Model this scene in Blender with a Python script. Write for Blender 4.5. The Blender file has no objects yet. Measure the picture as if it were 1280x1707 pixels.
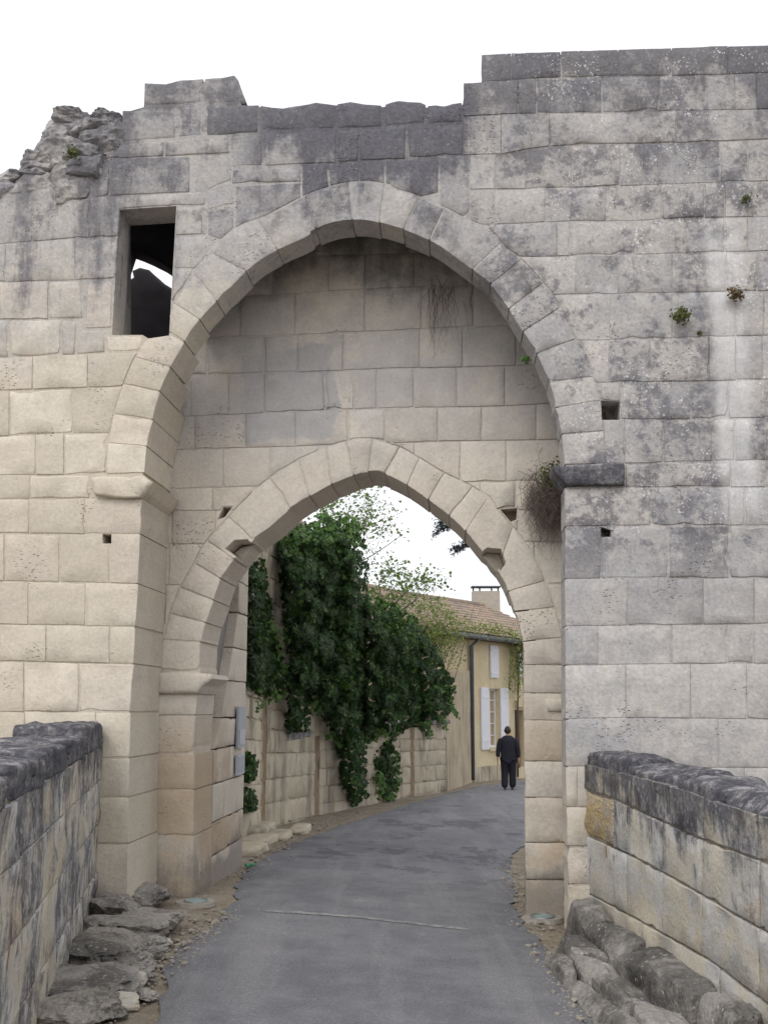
import bpy, bmesh, math, random
import numpy as np
from mathutils import Vector, Matrix, noise
from mathutils.geometry import delaunay_2d_cdt

R = random.Random(7)
NPR = np.random.default_rng(11)
scene = bpy.context.scene
COL = scene.collection

# ------------------------------------------------------------------ camera, sky, sun, exposure
CAM = Vector((0.0, 0.0, 1.75))
FPX, CX, CY = 1750.0, 640.0, 853.5           # focal length and centre in photograph pixels
PITCH = math.atan((1175.0 - CY) / FPX)
cam_d = bpy.data.cameras.new('camera')
cam_d.sensor_fit = 'VERTICAL'
cam_d.sensor_height = 36.0
cam_d.lens = 36.0 * FPX / 1707.0
cam_d.clip_end = 3000.0
cam = bpy.data.objects.new('camera', cam_d)
cam.location = CAM
cam.rotation_euler = (math.pi / 2 + PITCH, 0, 0)
COL.objects.link(cam)
scene.camera = cam

SUN_EL, SUN_AZ = math.radians(48), math.radians(205)     # azimuth clockwise from +Y
world = bpy.data.worlds.new('World')
scene.world = world
world.use_nodes = True
wn = world.node_tree.nodes
wl = world.node_tree.links
bg = wn['Background']
sky = wn.new('ShaderNodeTexSky')
sky.sky_type = 'NISHITA'
sky.sun_disc = False
sky.sun_elevation = SUN_EL
sky.sun_rotation = SUN_AZ
sky.air_density = 1.0
sky.dust_density = 4.0
bw = wn.new('ShaderNodeRGBToBW')
wl.new(sky.outputs[0], bw.inputs[0])
mixw = wn.new('ShaderNodeMix')
mixw.data_type = 'RGBA'
mixw.inputs[0].default_value = 0.88        # bright cloud cover: hardly any blue is left
wl.new(sky.outputs[0], mixw.inputs[6])
wl.new(bw.outputs[0], mixw.inputs[7])
ov = wn.new('ShaderNodeMix')
ov.data_type = 'RGBA'
ov.inputs[0].default_value = 0.7           # an even overcast layer over the sky
ov.inputs[7].default_value = (10.6, 10.7, 11.2, 1)
wl.new(mixw.outputs[2], ov.inputs[6])
wl.new(ov.outputs[2], bg.inputs[0])
bg.inputs[1].default_value = 0.12

sun_d = bpy.data.lights.new('sun', 'SUN')
sun_d.energy = 0.9
sun_d.angle = math.radians(28)
sun_d.color = (1.0, 0.97, 0.92)
sun = bpy.data.objects.new('sun', sun_d)
sdir = Vector((math.sin(SUN_AZ) * math.cos(SUN_EL), math.cos(SUN_AZ) * math.cos(SUN_EL), math.sin(SUN_EL)))
sun.rotation_euler = sdir.to_track_quat('Z', 'Y').to_euler()
COL.objects.link(sun)

scene.view_settings.view_transform = 'Standard'
scene.view_settings.look = 'None'
scene.view_settings.gamma = 1.0
scene.view_settings.use_curve_mapping = False
scene.view_settings.exposure = 0.2
try:
    scene.cycles.max_bounces = 5
    scene.cycles.use_adaptive_sampling = True
    scene.cycles.adaptive_threshold = 0.03
    scene.cycles.use_denoising = True
except Exception:
    pass

# ------------------------------------------------------------------ helpers: tags, objects
def tag(o, label=None, cat=None, group=None, kind=None):
    if label: o['label'] = label
    if cat: o['category'] = cat
    if group: o['group'] = group
    if kind: o['kind'] = kind
    return o

def wpos(o):
    p = Vector(o.location)
    while o.parent is not None:
        o = o.parent
        p += Vector(o.location)
    return p

def empty(name, loc):
    o = bpy.data.objects.new(name, None)
    o.location = loc
    o.empty_display_size = 0.2
    COL.objects.link(o)
    return o

def mesh_obj(name, verts, faces, mat, parent=None, smooth=False, origin=None):
    """verts in world space; the object's origin is put at the middle of its base"""
    vs = np.asarray(verts, dtype=np.float64).reshape(-1, 3)
    if origin is None:
        c = (vs.min(0) + vs.max(0)) / 2
        c[2] = vs[:, 2].min()
    else:
        c = np.asarray(origin, dtype=np.float64)
    me = bpy.data.meshes.new(name)
    me.from_pydata((vs - c).tolist(), [], [list(f) for f in faces])
    if smooth:
        me.polygons.foreach_set('use_smooth', [True] * len(me.polygons))
    me.update()
    me.materials.append(mat)
    o = bpy.data.objects.new(name, me)
    o.location = Vector(c) - (wpos(parent) if parent else Vector((0, 0, 0)))
    o.parent = parent
    COL.objects.link(o)
    return o

class MB:
    """collects shapes in world space"""
    def __init__(s): s.v = []; s.f = []
    def add(s, v, f):
        b = len(s.v)
        s.v += [tuple(p) for p in v]
        s.f += [[i + b for i in q] for q in f]
    def box(s, c, sx, sy, sz, U=Vector((1, 0, 0)), N=Vector((0, 1, 0)), Z=Vector((0, 0, 1))):
        c = Vector(c)
        v = [c + U * (a * sx / 2) + N * (b * sy / 2) + Z * (d * sz / 2) for d in (-1, 1) for b in (-1, 1) for a in (-1, 1)]
        s.add(v, [(0, 2, 3, 1), (4, 5, 7, 6), (0, 1, 5, 4), (2, 6, 7, 3), (0, 4, 6, 2), (1, 3, 7, 5)])
    def tube(s, pts, rad, n=6):
        pts = [Vector(p) for p in pts]
        rings = []
        for i, p in enumerate(pts):
            d = (pts[min(i + 1, len(pts) - 1)] - pts[max(i - 1, 0)])
            if d.length < 1e-6: d = Vector((0, 0, 1))
            d.normalize()
            a = d.orthogonal().normalized(); b = d.cross(a)
            r = rad[i] if isinstance(rad, (list, tuple)) else rad
            rings.append([p + (a * math.cos(t) + b * math.sin(t)) * r for t in [2 * math.pi * k / n for k in range(n)]])
        v = [q for r in rings for q in r]
        f = []
        for i in range(len(rings) - 1):
            for k in range(n):
                f.append((i * n + k, i * n + (k + 1) % n, (i + 1) * n + (k + 1) % n, (i + 1) * n + k))
        f.append(tuple(range(n - 1, -1, -1)))
        f.append(tuple((len(rings) - 1) * n + k for k in range(n)))
        s.add(v, f)
    def build(s, name, mat, parent=None, smooth=False, origin=None):
        return mesh_obj(name, s.v, s.f, mat, parent, smooth, origin)

# ------------------------------------------------------------------ helpers: where a photograph pixel meets a real surface
_fw = Vector((0, math.cos(PITCH), math.sin(PITCH)))
_up = Vector((0, -math.sin(PITCH), math.cos(PITCH)))
_rt = Vector((1, 0, 0))
def ray(px, py):
    return (_fw + _rt * ((px - CX) / FPX) + _up * ((CY - py) / FPX)).normalized()

def gz(x, y):
    w = 1.0 if y < 13 else max(0.0, 1 - (y - 13) / 7)
    z = -0.045 * max(-2.6, min(2.6, x)) * w
    z -= 0.03 * max(0.0, min(y - 10, 40))
    return z

def gpt(px, py, dz=0.0):
    d = ray(px, py)
    a, b = 0.5, 120.0
    for _ in range(50):
        m = (a + b) / 2
        p = CAM + d * m
        if p.z > gz(p.x, p.y) + dz: a = m
        else: b = m
    return CAM + d * a

class Frame:
    """a vertical surface: point = O + U*u + Z*v + N*n; N points into the masonry"""
    def __init__(s, O, U, N):
        s.O = Vector(O); s.U = Vector(U).normalized(); s.N = Vector(N).normalized()
    def P(s, u, v, n=0.0):
        return s.O + s.U * u + Vector((0, 0, v)) + s.N * n
    def uv(s, px, py, n=0.0):
        d = ray(px, py)
        o = s.O + s.N * n
        t = (o - CAM).dot(s.N) / d.dot(s.N)
        p = CAM + d * t - o
        return (p.dot(s.U), p.z)
    def shifted(s, n):
        return Frame(s.O + s.N * n, s.U, s.N)

YAW = math.radians(4.0)
GU = Vector((math.cos(YAW), -math.sin(YAW), 0))
GN = Vector((math.sin(YAW), math.cos(YAW), 0))
REC, THK = 0.88, 0.72            # depth of the recess under the great arch; thickness of the wall with the inner arch
W0 = Frame((0, 8.9, 0), GU, GN)
W1 = W0.shifted(REC)

# ------------------------------------------------------------------ helpers: polygons
def area(p):
    return 0.5 * sum(p[i][0] * p[(i + 1) % len(p)][1] - p[(i + 1) % len(p)][0] * p[i][1] for i in range(len(p)))
def ccw(p):
    return list(p) if area(p) > 0 else list(reversed(p))
def inside(pt, poly):
    x, y = pt; c = False
    n = len(poly)
    j = n - 1
    for i in range(n):
        xi, yi = poly[i]; xj, yj = poly[j]
        if (yi > y) != (yj > y) and x < (xj - xi) * (y - yi) / (yj - yi) + xi:
            c = not c
        j = i
    return c
def clean(p, eps=0.004):
    q = []
    for a in p:
        if not q or math.hypot(a[0] - q[-1][0], a[1] - q[-1][1]) > eps: q.append(a)
    while len(q) > 2 and math.hypot(q[0][0] - q[-1][0], q[0][1] - q[-1][1]) <= eps: q.pop()
    return q
def offset(p, d):
    """move every edge of a CCW polygon inwards by d (negative: outwards)"""
    n = len(p); out = []
    for i in range(n):
        a, b, c = Vector(p[i - 1]), Vector(p[i]), Vector(p[(i + 1) % n])
        e1 = (b - a); e2 = (c - b)
        if e1.length < 1e-9 or e2.length < 1e-9:
            out.append((b.x, b.y)); continue
        e1.normalize(); e2.normalize()
        n1 = Vector((-e1.y, e1.x)); n2 = Vector((-e2.y, e2.x))
        m = n1 + n2
        if m.length < 1e-4: m = n1.copy()
        m.normalize()
        k = 1.0 / max(0.5, m.dot(n1))
        q = b + m * d * k
        out.append((q.x, q.y))
    return out
def tri_sub(P, holes):
    """triangles of polygon P minus the hole polygons"""
    vs, fs = [], []
    for poly in [P] + holes:
        b = len(vs)
        vs += [Vector(p) for p in poly]
        fs.append(list(range(b, b + len(poly))))
    ov, oe, of, _, _, orig = delaunay_2d_cdt(vs, [], fs, 1, 1e-5)
    keep = [f for f, o in zip(of, orig) if 0 in o and not any(k in o for k in range(1, len(fs)))]
    return ov, keep
def poly_sub(P, holes):
    P = ccw(P)
    if not holes: return [P]
    ov, keep = tri_sub(P, [ccw(h) for h in holes])
    de = set()
    for f in keep:
        f = list(f)
        if area([(ov[i].x, ov[i].y) for i in f]) < 0: f.reverse()
        for i in range(len(f)): de.add((f[i], f[(i + 1) % len(f)]))
    nxt = {}
    for a, b in de:
        if (b, a) not in de: nxt.setdefault(a, []).append(b)
    loops = []
    while nxt:
        s = next(iter(nxt)); cur = s; lp = []
        while cur in nxt:
            lp.append((ov[cur].x, ov[cur].y))
            l = nxt[cur]; b = l.pop()
            if not l: del nxt[cur]
            cur = b
            if cur == s: break
        lp = clean(lp)
        if len(lp) > 2 and area(lp) > 0.003: loops.append(lp)
    return loops
def resample(p, step):
    out = []
    for i in range(len(p)):
        a, b = p[i], p[(i + 1) % len(p)]
        L = math.hypot(b[0] - a[0], b[1] - a[1])
        k = max(1, int(round(L / step)))
        for j in range(k):
            t = j / k
            out.append((a[0] + (b[0] - a[0]) * t, a[1] + (b[1] - a[1]) * t))
    return out

def stone_mesh(poly, fr, depth, proud=0.0, joint=0.006, rnd=0.012, rough=0.004, chip=0.006, step=0.09, n0=0.0):
    """one dressed stone: front outline poly (u,v) on frame fr; returns world verts and faces"""
    sd = R.random() * 100
    p = offset(ccw(poly), joint)
    p = resample(clean(p), step)
    # worn outline: every point wanders inwards a little, some corners are chipped
    def wob(q, a):
        t = noise.noise(Vector((q[0] * 7 + sd, q[1] * 7, sd)))
        return a * (0.5 + t)
    pj = offset(p, 0.0)
    p2 = []
    ins = offset(p, 1.0)
    for q, i in zip(p, ins):
        d = Vector((i[0] - q[0], i[1] - q[1])); d = d.normalized() if d.length > 0 else d
        k = wob(q, chip) + (R.random() * chip * 2.2 if R.random() < 0.12 else 0)
        p2.append((q[0] + d.x * max(0, k), q[1] + d.y * max(0, k)))
    if area(p2) < 0.002: return None
    r1 = p2
    r2 = offset(p2, rnd * 0.35)
    r3 = offset(p2, rnd * 1.1)
    if area(r3) < 0.25 * area(p2): r3 = offset(p2, rnd * 0.5); r2 = offset(p2, rnd * 0.2)
    n = len(p2)
    V = []; F = []
    for ring, dn in ((p2, depth), (r1, rnd * 0.9), (r2, rnd * 0.3)):
        V += [fr.P(a, b, n0 - proud + dn) for a, b in ring]
    for k in range(2):
        for i in range(n):
            j = (i + 1) % n
            F.append((k * n + i, k * n + j, (k + 1) * n + j, (k + 1) * n + i))
    # front face with its own relief
    us = [q[0] for q in r3]; vv = [q[1] for q in r3]
    pts = [Vector(q) for q in r3]
    g = max(step * 1.2, 0.08)
    nu = int((max(us) - min(us)) / g); nv = int((max(vv) - min(vv)) / g)
    inner = offset(r3, g * 0.45)
    for a in range(1, nu + 1):
        for b in range(1, nv + 1):
            q = (min(us) + (a - 0.5 + (R.random() - .5) * .5) * g, min(vv) + (b - 0.5 + (R.random() - .5) * .5) * g)
            if inside(q, inner): pts.append(Vector(q))
    ov, oe, of, _, _, orig = delaunay_2d_cdt(pts, [], [list(range(len(r3)))], 1, 1e-6)
    base = len(V)
    # map the outline of the front face back to the ring r2
    for q in ov:
        h = noise.fractal(Vector((q.x * 4 + sd, q.y * 4, sd * 1.7)), 0.6, 2.0, 4) * rough
        V.append(fr.P(q.x, q.y, n0 - proud - max(h, -0.003 - proud)))
    key = {(round(q.x, 5), round(q.y, 5)): i for i, q in enumerate(ov)}
    idx = [key.get((round(a, 5), round(b, 5))) for a, b in r3]
    for f in of:
        f = list(f)
        if area([(ov[i].x, ov[i].y) for i in f]) < 0: f.reverse()
        F.append([base + i for i in f])
    for i in range(n):
        j = (i + 1) % n
        if idx[i] is None or idx[j] is None: continue
        F.append((2 * n + i, 2 * n + j, base + idx[j], base + idx[i]))
    return V, F, n

def stone(poly, fr, mat, parent, name='stone', **k):
    r = stone_mesh(poly, fr, **k)
    if r is None: return None
    o = mesh_obj(name, r[0], r[1], mat, parent, smooth=True)
    o.data.polygons.foreach_set('use_smooth', [False] * r[2] + [True] * (len(r[1]) - r[2]))
    return o

def slab(poly, holes, fr, n0, n1, mat, name, parent):
    """a thick sheet of masonry with openings, between depths n0 and n1"""
    ov, keep = tri_sub(ccw(poly), [ccw(h) for h in holes])
    tr = []
    de = set()
    for f in keep:
        f = list(f)
        if area([(ov[i].x, ov[i].y) for i in f]) < 0: f.reverse()
        tr.append(f)
        for i in range(3): de.add((f[i], f[(i + 1) % 3]))
    m = len(ov)
    V = [fr.P(q.x, q.y, n0) for q in ov] + [fr.P(q.x, q.y, n1) for q in ov]
    F = [tuple(f) for f in tr] + [tuple(m + i for i in reversed(f)) for f in tr]
    for a, b in de:
        if (b, a) not in de: F.append((b, a, a + m, b + m))
    return mesh_obj(name, V, F, mat, parent)

def rock_mesh(c, sx, sy, sz, seed, rot=0.0, p=4.0, rough=0.10, sub=3, tilt=(0, 0), facets=0, cut=(.74, .96)):
    bm = bmesh.new()
    bmesh.ops.create_icosphere(bm, subdivisions=sub, radius=1.0)
    M = Matrix.Rotation(rot, 3, 'Z') @ Matrix.Rotation(tilt[0], 3, 'X') @ Matrix.Rotation(tilt[1], 3, 'Y')
    rr = random.Random(seed)
    cuts = [(Vector((rr.gauss(0, 1), rr.gauss(0, 1), rr.gauss(0, 1))).normalized(), rr.uniform(*cut)) for _ in range(facets)]
    V = []
    for v in bm.verts:
        q = v.co
        k = (abs(q.x) ** p + abs(q.y) ** p + abs(q.z) ** p) ** (-1 / p)
        s = q * k
        h = 1 + rough * .38 * noise.fractal(q * 6.5 + Vector((seed, 2, seed)), .55, 2.0, 3) + rough * (noise.fractal(q * 1.6 + Vector((seed, seed * .7, 3)), 0.7, 2.0, 4) + 0.5 * noise.noise(q * 0.8 + Vector((seed, 0, 9))))
        for cn, chh in cuts:
            dd = s.dot(cn)
            if dd > chh: s = s - cn * (dd - chh) * .9
        s = s * h
        w = M @ Vector((s.x * sx / 2, s.y * sy / 2, s.z * sz / 2))
        V.append(Vector(c) + w)
    F = [[v.index for v in f.verts] for f in bm.faces]
    bm.free()
    return V, F

# ------------------------------------------------------------------ helpers: shader expressions
class S:
    """a value socket with arithmetic"""
    def __init__(s, t, sock): s.t = t; s.s = sock
    def _m(s, op, o=None, o2=None, clamp=False):
        n = s.t.nodes.new('ShaderNodeMath'); n.operation = op; n.use_clamp = clamp
        for i, x in enumerate((s, o, o2)):
            if x is None: continue
            if isinstance(x, S): s.t.links.new(x.s, n.inputs[i])
            else: n.inputs[i].default_value = float(x)
        return S(s.t, n.outputs[0])
    def __add__(s, o): return s._m('ADD', o)
    __radd__ = __add__
    def __mul__(s, o): return s._m('MULTIPLY', o)
    __rmul__ = __mul__
    def __sub__(s, o): return s._m('SUBTRACT', o)
    def __rsub__(s, o): return (s * -1.0) + o
    def clamp(s): return s._m('ADD', 0.0, clamp=True)
    def mx(s, o): return s._m('MAXIMUM', o)
    def mn(s, o): return s._m('MINIMUM', o)
    def ab(s): return s._m('ABSOLUTE')
    def pw(s, o): return s._m('POWER', o)
    def ss(s, a, b):
        n = s.t.nodes.new('ShaderNodeMapRange'); n.interpolation_type = 'SMOOTHSTEP'
        lo, hi = (a, b) if a < b else (b, a)
        s.t.links.new(s.s, n.inputs[0])
        n.inputs[1].default_value = lo; n.inputs[2].default_value = hi
        n.inputs[3].default_value = 0.0 if a < b else 1.0
        n.inputs[4].default_value = 1.0 if a < b else 0.0
        return S(s.t, n.outputs[0])

class Mat:
    def __init__(s, name, rough=0.9, spec=0.25):
        s.m = bpy.data.materials.new(name); s.m.use_nodes = True
        s.t = s.m.node_tree
        s.b = s.t.nodes['Principled BSDF']
        s.b.inputs['Roughness'].default_value = rough
        s.b.inputs['Specular IOR Level'].default_value = spec
        g = s.t.nodes.new('ShaderNodeNewGeometry')
        s.pos = g.outputs['Position']
        x = s.t.nodes.new('ShaderNodeSeparateXYZ'); s.t.links.new(s.pos, x.inputs[0])
        s.X, s.Y, s.Z = (S(s.t, o) for o in x.outputs)
        x2 = s.t.nodes.new('ShaderNodeSeparateXYZ'); s.t.links.new(g.outputs['Normal'], x2.inputs[0])
        s.NX, s.NY, s.NZ = (S(s.t, o) for o in x2.outputs)
        oi = s.t.nodes.new('ShaderNodeObjectInfo'); s.rnd = S(s.t, oi.outputs['Random'])
        s.geo = g
    def vec(s, sx=1, sy=1, sz=1, off=(0, 0, 0)):
        n = s.t.nodes.new('ShaderNodeMapping')
        n.inputs['Scale'].default_value = (sx, sy, sz); n.inputs['Location'].default_value = off
        s.t.links.new(s.pos, n.inputs[0]); return n.outputs[0]
    def noise(s, scale, detail=4, rough=0.55, vec=None, dist=0.0):
        n = s.t.nodes.new('ShaderNodeTexNoise')
        detail = max(1.0, min(detail, math.log2(200.0 / max(scale, 0.5))))     # nothing finer than a pixel
        n.inputs['Scale'].default_value = scale; n.inputs['Detail'].default_value = detail
        n.inputs['Roughness'].default_value = rough; n.inputs['Distortion'].default_value = dist
        s.t.links.new(vec if vec is not None else s.pos, n.inputs['Vector'])
        return S(s.t, n.outputs[0])
    def voro(s, scale, vec=None, feature='F1', rand=1.0):
        n = s.t.nodes.new('ShaderNodeTexVoronoi'); n.feature = feature
        n.inputs['Scale'].default_value = scale
        n.inputs['Randomness'].default_value = rand
        s.t.links.new(vec if vec is not None else s.pos, n.inputs['Vector'])
        return S(s.t, n.outputs[0])
    def rgb(s, c):
        n = s.t.nodes.new('ShaderNodeRGB'); n.outputs[0].default_value = (*c, 1); return n.outputs[0]
    def mix(s, a, b, f, mode='MIX'):
        n = s.t.nodes.new('ShaderNodeMix'); n.data_type = 'RGBA'; n.blend_type = mode
        n.clamp_factor = True
        if isinstance(f, S): s.t.links.new(f.s, n.inputs[0])
        else: n.inputs[0].default_value = f
        for i, c in ((6, a), (7, b)):
            if isinstance(c, tuple): n.inputs[i].default_value = (*c, 1)
            else: s.t.links.new(c, n.inputs[i])
        return n.outputs[2]
    def val(s, c, f):
        """multiply colour by a value"""
        n = s.t.nodes.new('ShaderNodeVectorMath'); n.operation = 'SCALE'
        s.t.links.new(c, n.inputs[0]); s.t.links.new(f.s, n.inputs['Scale']); return n.outputs[0]
    def done(s, col, h=None, strength=0.6, dist=0.02, roughness=None):
        if isinstance(col, tuple): s.b.inputs['Base Color'].default_value = (*col, 1)
        else: s.t.links.new(col, s.b.inputs['Base Color'])
        if h is not None:
            n = s.t.nodes.new('ShaderNodeBump')
            n.inputs['Strength'].default_value = strength; n.inputs['Distance'].default_value = dist
            s.t.links.new(h.s, n.inputs['Height']); s.t.links.new(n.outputs[0], s.b.inputs['Normal'])
        if roughness is not None: s.t.links.new(roughness.s, s.b.inputs['Roughness'])
        return s.m

def plain(name, c, rough=0.7, spec=0.3, var=0.15, scale=6, bump=0.0, metal=0.0):
    k = Mat(name, rough, spec)
    k.b.inputs['Metallic'].default_value = metal
    n = k.noise(scale, 6)
    col = k.val(k.rgb(c), n * (var * 2) + (1 - var))
    return k.done(col, n if bump else None, bump, 0.01)

# ------------------------------------------------------------------ stone materials
CREAM = (0.64, 0.585, 0.49)
CREAM2 = (0.56, 0.50, 0.405)
PINK = (0.63, 0.555, 0.48)
GREY = (0.335, 0.33, 0.335)
PALE = (0.55, 0.54, 0.53)
DARK = (0.085, 0.082, 0.098)

def fr_(k, m): return (k.rnd * m)._m('FRACT')

def stone_base(k, a=CREAM, b=CREAM2, c=PINK, vary=0.16):
    n1 = k.noise(0.9, 5); n2 = k.noise(5.5, 7, 0.65); n3 = k.noise(32, 6, 0.7)
    col = k.mix(a, b, (n1 * 0.7 + n2 * 0.8 + k.rnd * 0.3 - 0.62).ss(0.05, 0.55))
    col = k.mix(col, c, (fr_(k, 7.13) * 0.6 + n2 * 0.4 - 0.35).ss(0.1, 0.5) * 0.6)
    v = fr_(k, 3.71) * vary + (1 - vary * 0.55)
    col = k.val(col, v * (n2 * 0.46 + n3 * 0.46 + 0.54))
    return col, n1, n2, n3

def pits(k, amount=0.5, scale=26):
    """small weathered holes, many in some places and none in others"""
    v = k.voro(scale, k.vec(1, 1, 1.6)); m = k.noise(2.2, 5)
    return (v.ss(0.32, 0.12) * (m + (k.rnd - .5) * .12).ss(0.68 - amount * 0.22, 0.80 - amount * 0.22))

def mk_outer():
    k = Mat('limestone_outer', 0.93, 0.15)
    col, n1, n2, n3 = stone_base(k)
    big = k.noise(0.55, 4); mid = k.noise(1.9, 7, 0.72); st = k.noise(1.0, 6, 0.62, k.vec(3.2, 3.2, 0.35))
    gran = k.noise(9.0, 6, 0.8)
    # grey weathered skin: high up on the left, nearly everywhere on the right
    zc = (k.X * -2.1 + 4.3).mx(-0.3).mn(5.2)
    g = (k.Z - zc + (mid - 0.5) * 2.0 + (big - 0.5) * 0.8 + (k.rnd - 0.5) * 0.5).ss(-0.7, 0.8)
    gcol = k.mix((0.35, 0.345, 0.355), (0.50, 0.475, 0.445), (n2 * 0.9 + mid * .5 + fr_(k, 5.3) * 0.28 - 0.55).ss(0.05, 0.6))
    gcol = k.val(gcol, n3 * 0.75 + gran * 0.55 + 0.36)
    col = k.mix(col, gcol, g * 0.93)
    # granular black growth: patches that run across the joints, thicker along the ruined top and in vertical runs
    fz = (mid - 0.5) * 2.6 + (gran - 0.5) * 1.5 + (n2 - .5) * .8
    d1 = (k.Z * 0.62 + fz * 1.35 + (st - 0.5) * 1.6 + (fr_(k, 4.9) - .5) * 0.75).ss(3.80, 4.75) * 0.80
    cen = (k.X + 0.15).ab().ss(1.3, 0.9) * (k.Z + fz * .75 + (st - .5) * 1.5 + (fr_(k, 8.3) - .5) * .6).ss(6.15, 6.80) * 0.90
    run = (k.X - 2.68 + (mid - .5) * .3).ab().ss(0.27, 0.08) * k.Z.ss(3.0, 3.6) * (k.Z + mid).ss(6.9, 6.2) * (gran * .8 + st * .4).ss(0.50, 0.72) * 0.75
    runl = ((st - 0.5) * 2.6 + (gran - .5) * 1.2 + 0.16).ss(0.02, 0.55) * (k.Z + (mid - .5) * .8).ss(4.9, 5.6) * k.X.ss(-1.7, -2.05) * 0.75
    patch = (mid * 0.75 + gran * 0.50 + fr_(k, 6.1) * .07 - .05).ss(0.585, 0.71) * k.Z.ss(2.3, 3.3) * k.X.ss(0.2, 1.3) * 0.74
    d = d1.mx(run).mx(runl).mx(patch).mx(cen)
    col = k.mix(col, k.val(k.rgb((0.10, 0.099, 0.118)), n3 * 1.4 + gran * 1.0 - 0.15), d.clamp())
    # pale washed strip down the right
    pale = (k.X - 2.99 + (mid - .5) * .22).ab().ss(0.20, 0.09) * k.Z.ss(3.2, 3.5) * (k.Z + (mid - .5)).ss(6.2, 5.7)
    col = k.mix(col, k.val(k.rgb((0.58, 0.57, 0.57)), n2 * 0.5 + n3 * .4 + 0.55), pale * 0.7)
    # crustose lichen: pale round spots of several sizes
    lm = (k.noise(1.3, 5) * .8 + n2 * 0.35).ss(0.50, 0.62) * k.X.ss(0.2, 1.2) * k.Z.ss(2.7, 3.4)
    sp = k.noise(5, 3)
    vo = k.voro(31)
    l1 = k.voro(17).ss(0.24, 0.13) * sp.ss(0.54, 0.60)
    l2 = vo.ss(0.30, 0.14) * sp.ss(0.40, 0.54)
    top = k.Z.ss(4.6, 5.6) * vo.ss(0.22, 0.12) * sp.ss(0.48, 0.60)
    col = k.mix(col, (0.70, 0.69, 0.70), ((l1.mx(l2)) * lm).mx(top * 0.45) * 0.72)
    p = pits(k, 0.5)
    col = k.mix(col, (0.17, 0.155, 0.14), p * 0.5)
    h = n2 * 0.4 + n3 * 0.35 + gran * .4 - p * 0.9
    return k.done(col, h, 0.7, 0.018)

def mk_inner():
    k = Mat('limestone_inner', 0.94, 0.15)
    col, n1, n2, n3 = stone_base(k, (0.62, 0.57, 0.495), (0.56, 0.50, 0.425), (0.60, 0.54, 0.475), 0.10)
    mid = k.noise(1.7, 6, 0.65); st = k.noise(1.0, 6, 0.6, k.vec(3.0, 3.0, 0.4))
    zz = k.Z + (mid - 0.5) * 1.2
    g = zz.ss(3.7, 4.9) * (mid + n1).ss(0.72, 1.12)
    pt = (k.X + 0.92 + (mid - .5) * .5).ab().ss(0.50, 0.42) * (k.Z - 4.72 + (n1 - .5) * .7).ab().ss(0.50, 0.42)
    col = k.mix(col, k.val(k.rgb((0.385, 0.38, 0.385)), n2 * 0.4 + n3 * .3 + 0.65), (g * 0.7).mx(pt * 0.9).clamp())
    # damp black growth with its own ragged outline under the crown
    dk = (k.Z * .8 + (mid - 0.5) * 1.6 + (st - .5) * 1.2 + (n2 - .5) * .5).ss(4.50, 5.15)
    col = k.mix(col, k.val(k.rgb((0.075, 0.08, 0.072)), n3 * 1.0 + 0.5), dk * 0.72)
    # rusty tan stones and a few dirty splashes low down
    tan = (k.Z + (mid - .5) * 1.2).ss(1.9, 1.1) * (mid + (k.rnd - .5) * .35).ss(0.40, 0.62)
    col = k.mix(col, (0.40, 0.28, 0.155), tan * 0.5)
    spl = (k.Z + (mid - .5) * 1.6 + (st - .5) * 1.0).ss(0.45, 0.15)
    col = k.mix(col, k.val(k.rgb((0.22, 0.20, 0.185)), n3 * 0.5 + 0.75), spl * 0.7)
    p = pits(k, 0.45)
    col = k.mix(col, (0.16, 0.125, 0.095), p * 0.55)
    h = n2 * 0.5 + n3 * 0.45 - p * 0.8
    return k.done(col, h, 0.65, 0.02)

def mk_parapet(name, ztop, drip, much, lich):
    """light stone under a black crust that has run down from the top"""
    k = Mat(name, 0.95, 0.12)
    col, n1, n2, n3 = stone_base(k, (0.55, 0.515, 0.435), (0.49, 0.435, 0.335), (0.52, 0.46, 0.37), 0.12)
    mid = k.noise(2.2, 6, 0.65); st = k.noise(1.0, 6, 0.72, k.vec(5.5, 5.5, 0.9)); iso = k.noise(7, 6, 0.75)
    col = k.mix(col, k.val(k.rgb((0.49, 0.485, 0.475)), n2 * 0.5 + n3 * .4 + 0.55), mid.ss(0.42, 0.58) * 0.85)
    col = k.mix(col, (0.45, 0.29, 0.12), k.noise(1.1, 5).ss(0.58, 0.68) * k.Z.ss(1.15, 0.7) * 0.5)
    up = k.NZ.ab().ss(0.35, 0.75)
    st = st * 0.55 + iso * 0.45
    s2 = st + (iso - st) * up
    c = (k.Z - ztop + (s2 - 0.5) * drip * 4.2 + (mid - 0.5) * drip * 1.6).ss(-drip * 1.05, -drip * 0.15)
    lowc = (s2 * 0.8 + mid * 0.5).ss(0.70 - much, 0.82 - much) * 0.85
    dk = k.val(k.mix((0.07, 0.068, 0.078), (0.15, 0.147, 0.155), n2.ss(0.4, 0.7)), n3 * 1.2 + 0.4)
    col = k.mix(col, dk, c.mx(lowc).clamp() * 0.93)
    # on the upper side grey and white lichen covers most of the black
    l = (k.voro(20).ss(0.32, 0.18) * mid.ss(0.46, 0.56) * .8).mx((iso * .7 + n3 * .4).ss(0.52, 0.62) * up * 0.8)
    col = k.mix(col, k.val(k.rgb((0.50, 0.49, 0.49)), n3 * .5 + .7), l * lich)
    h = n2 * 0.6 + n3 * 0.6
    return k.done(col, h, 0.6, 0.025)

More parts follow.
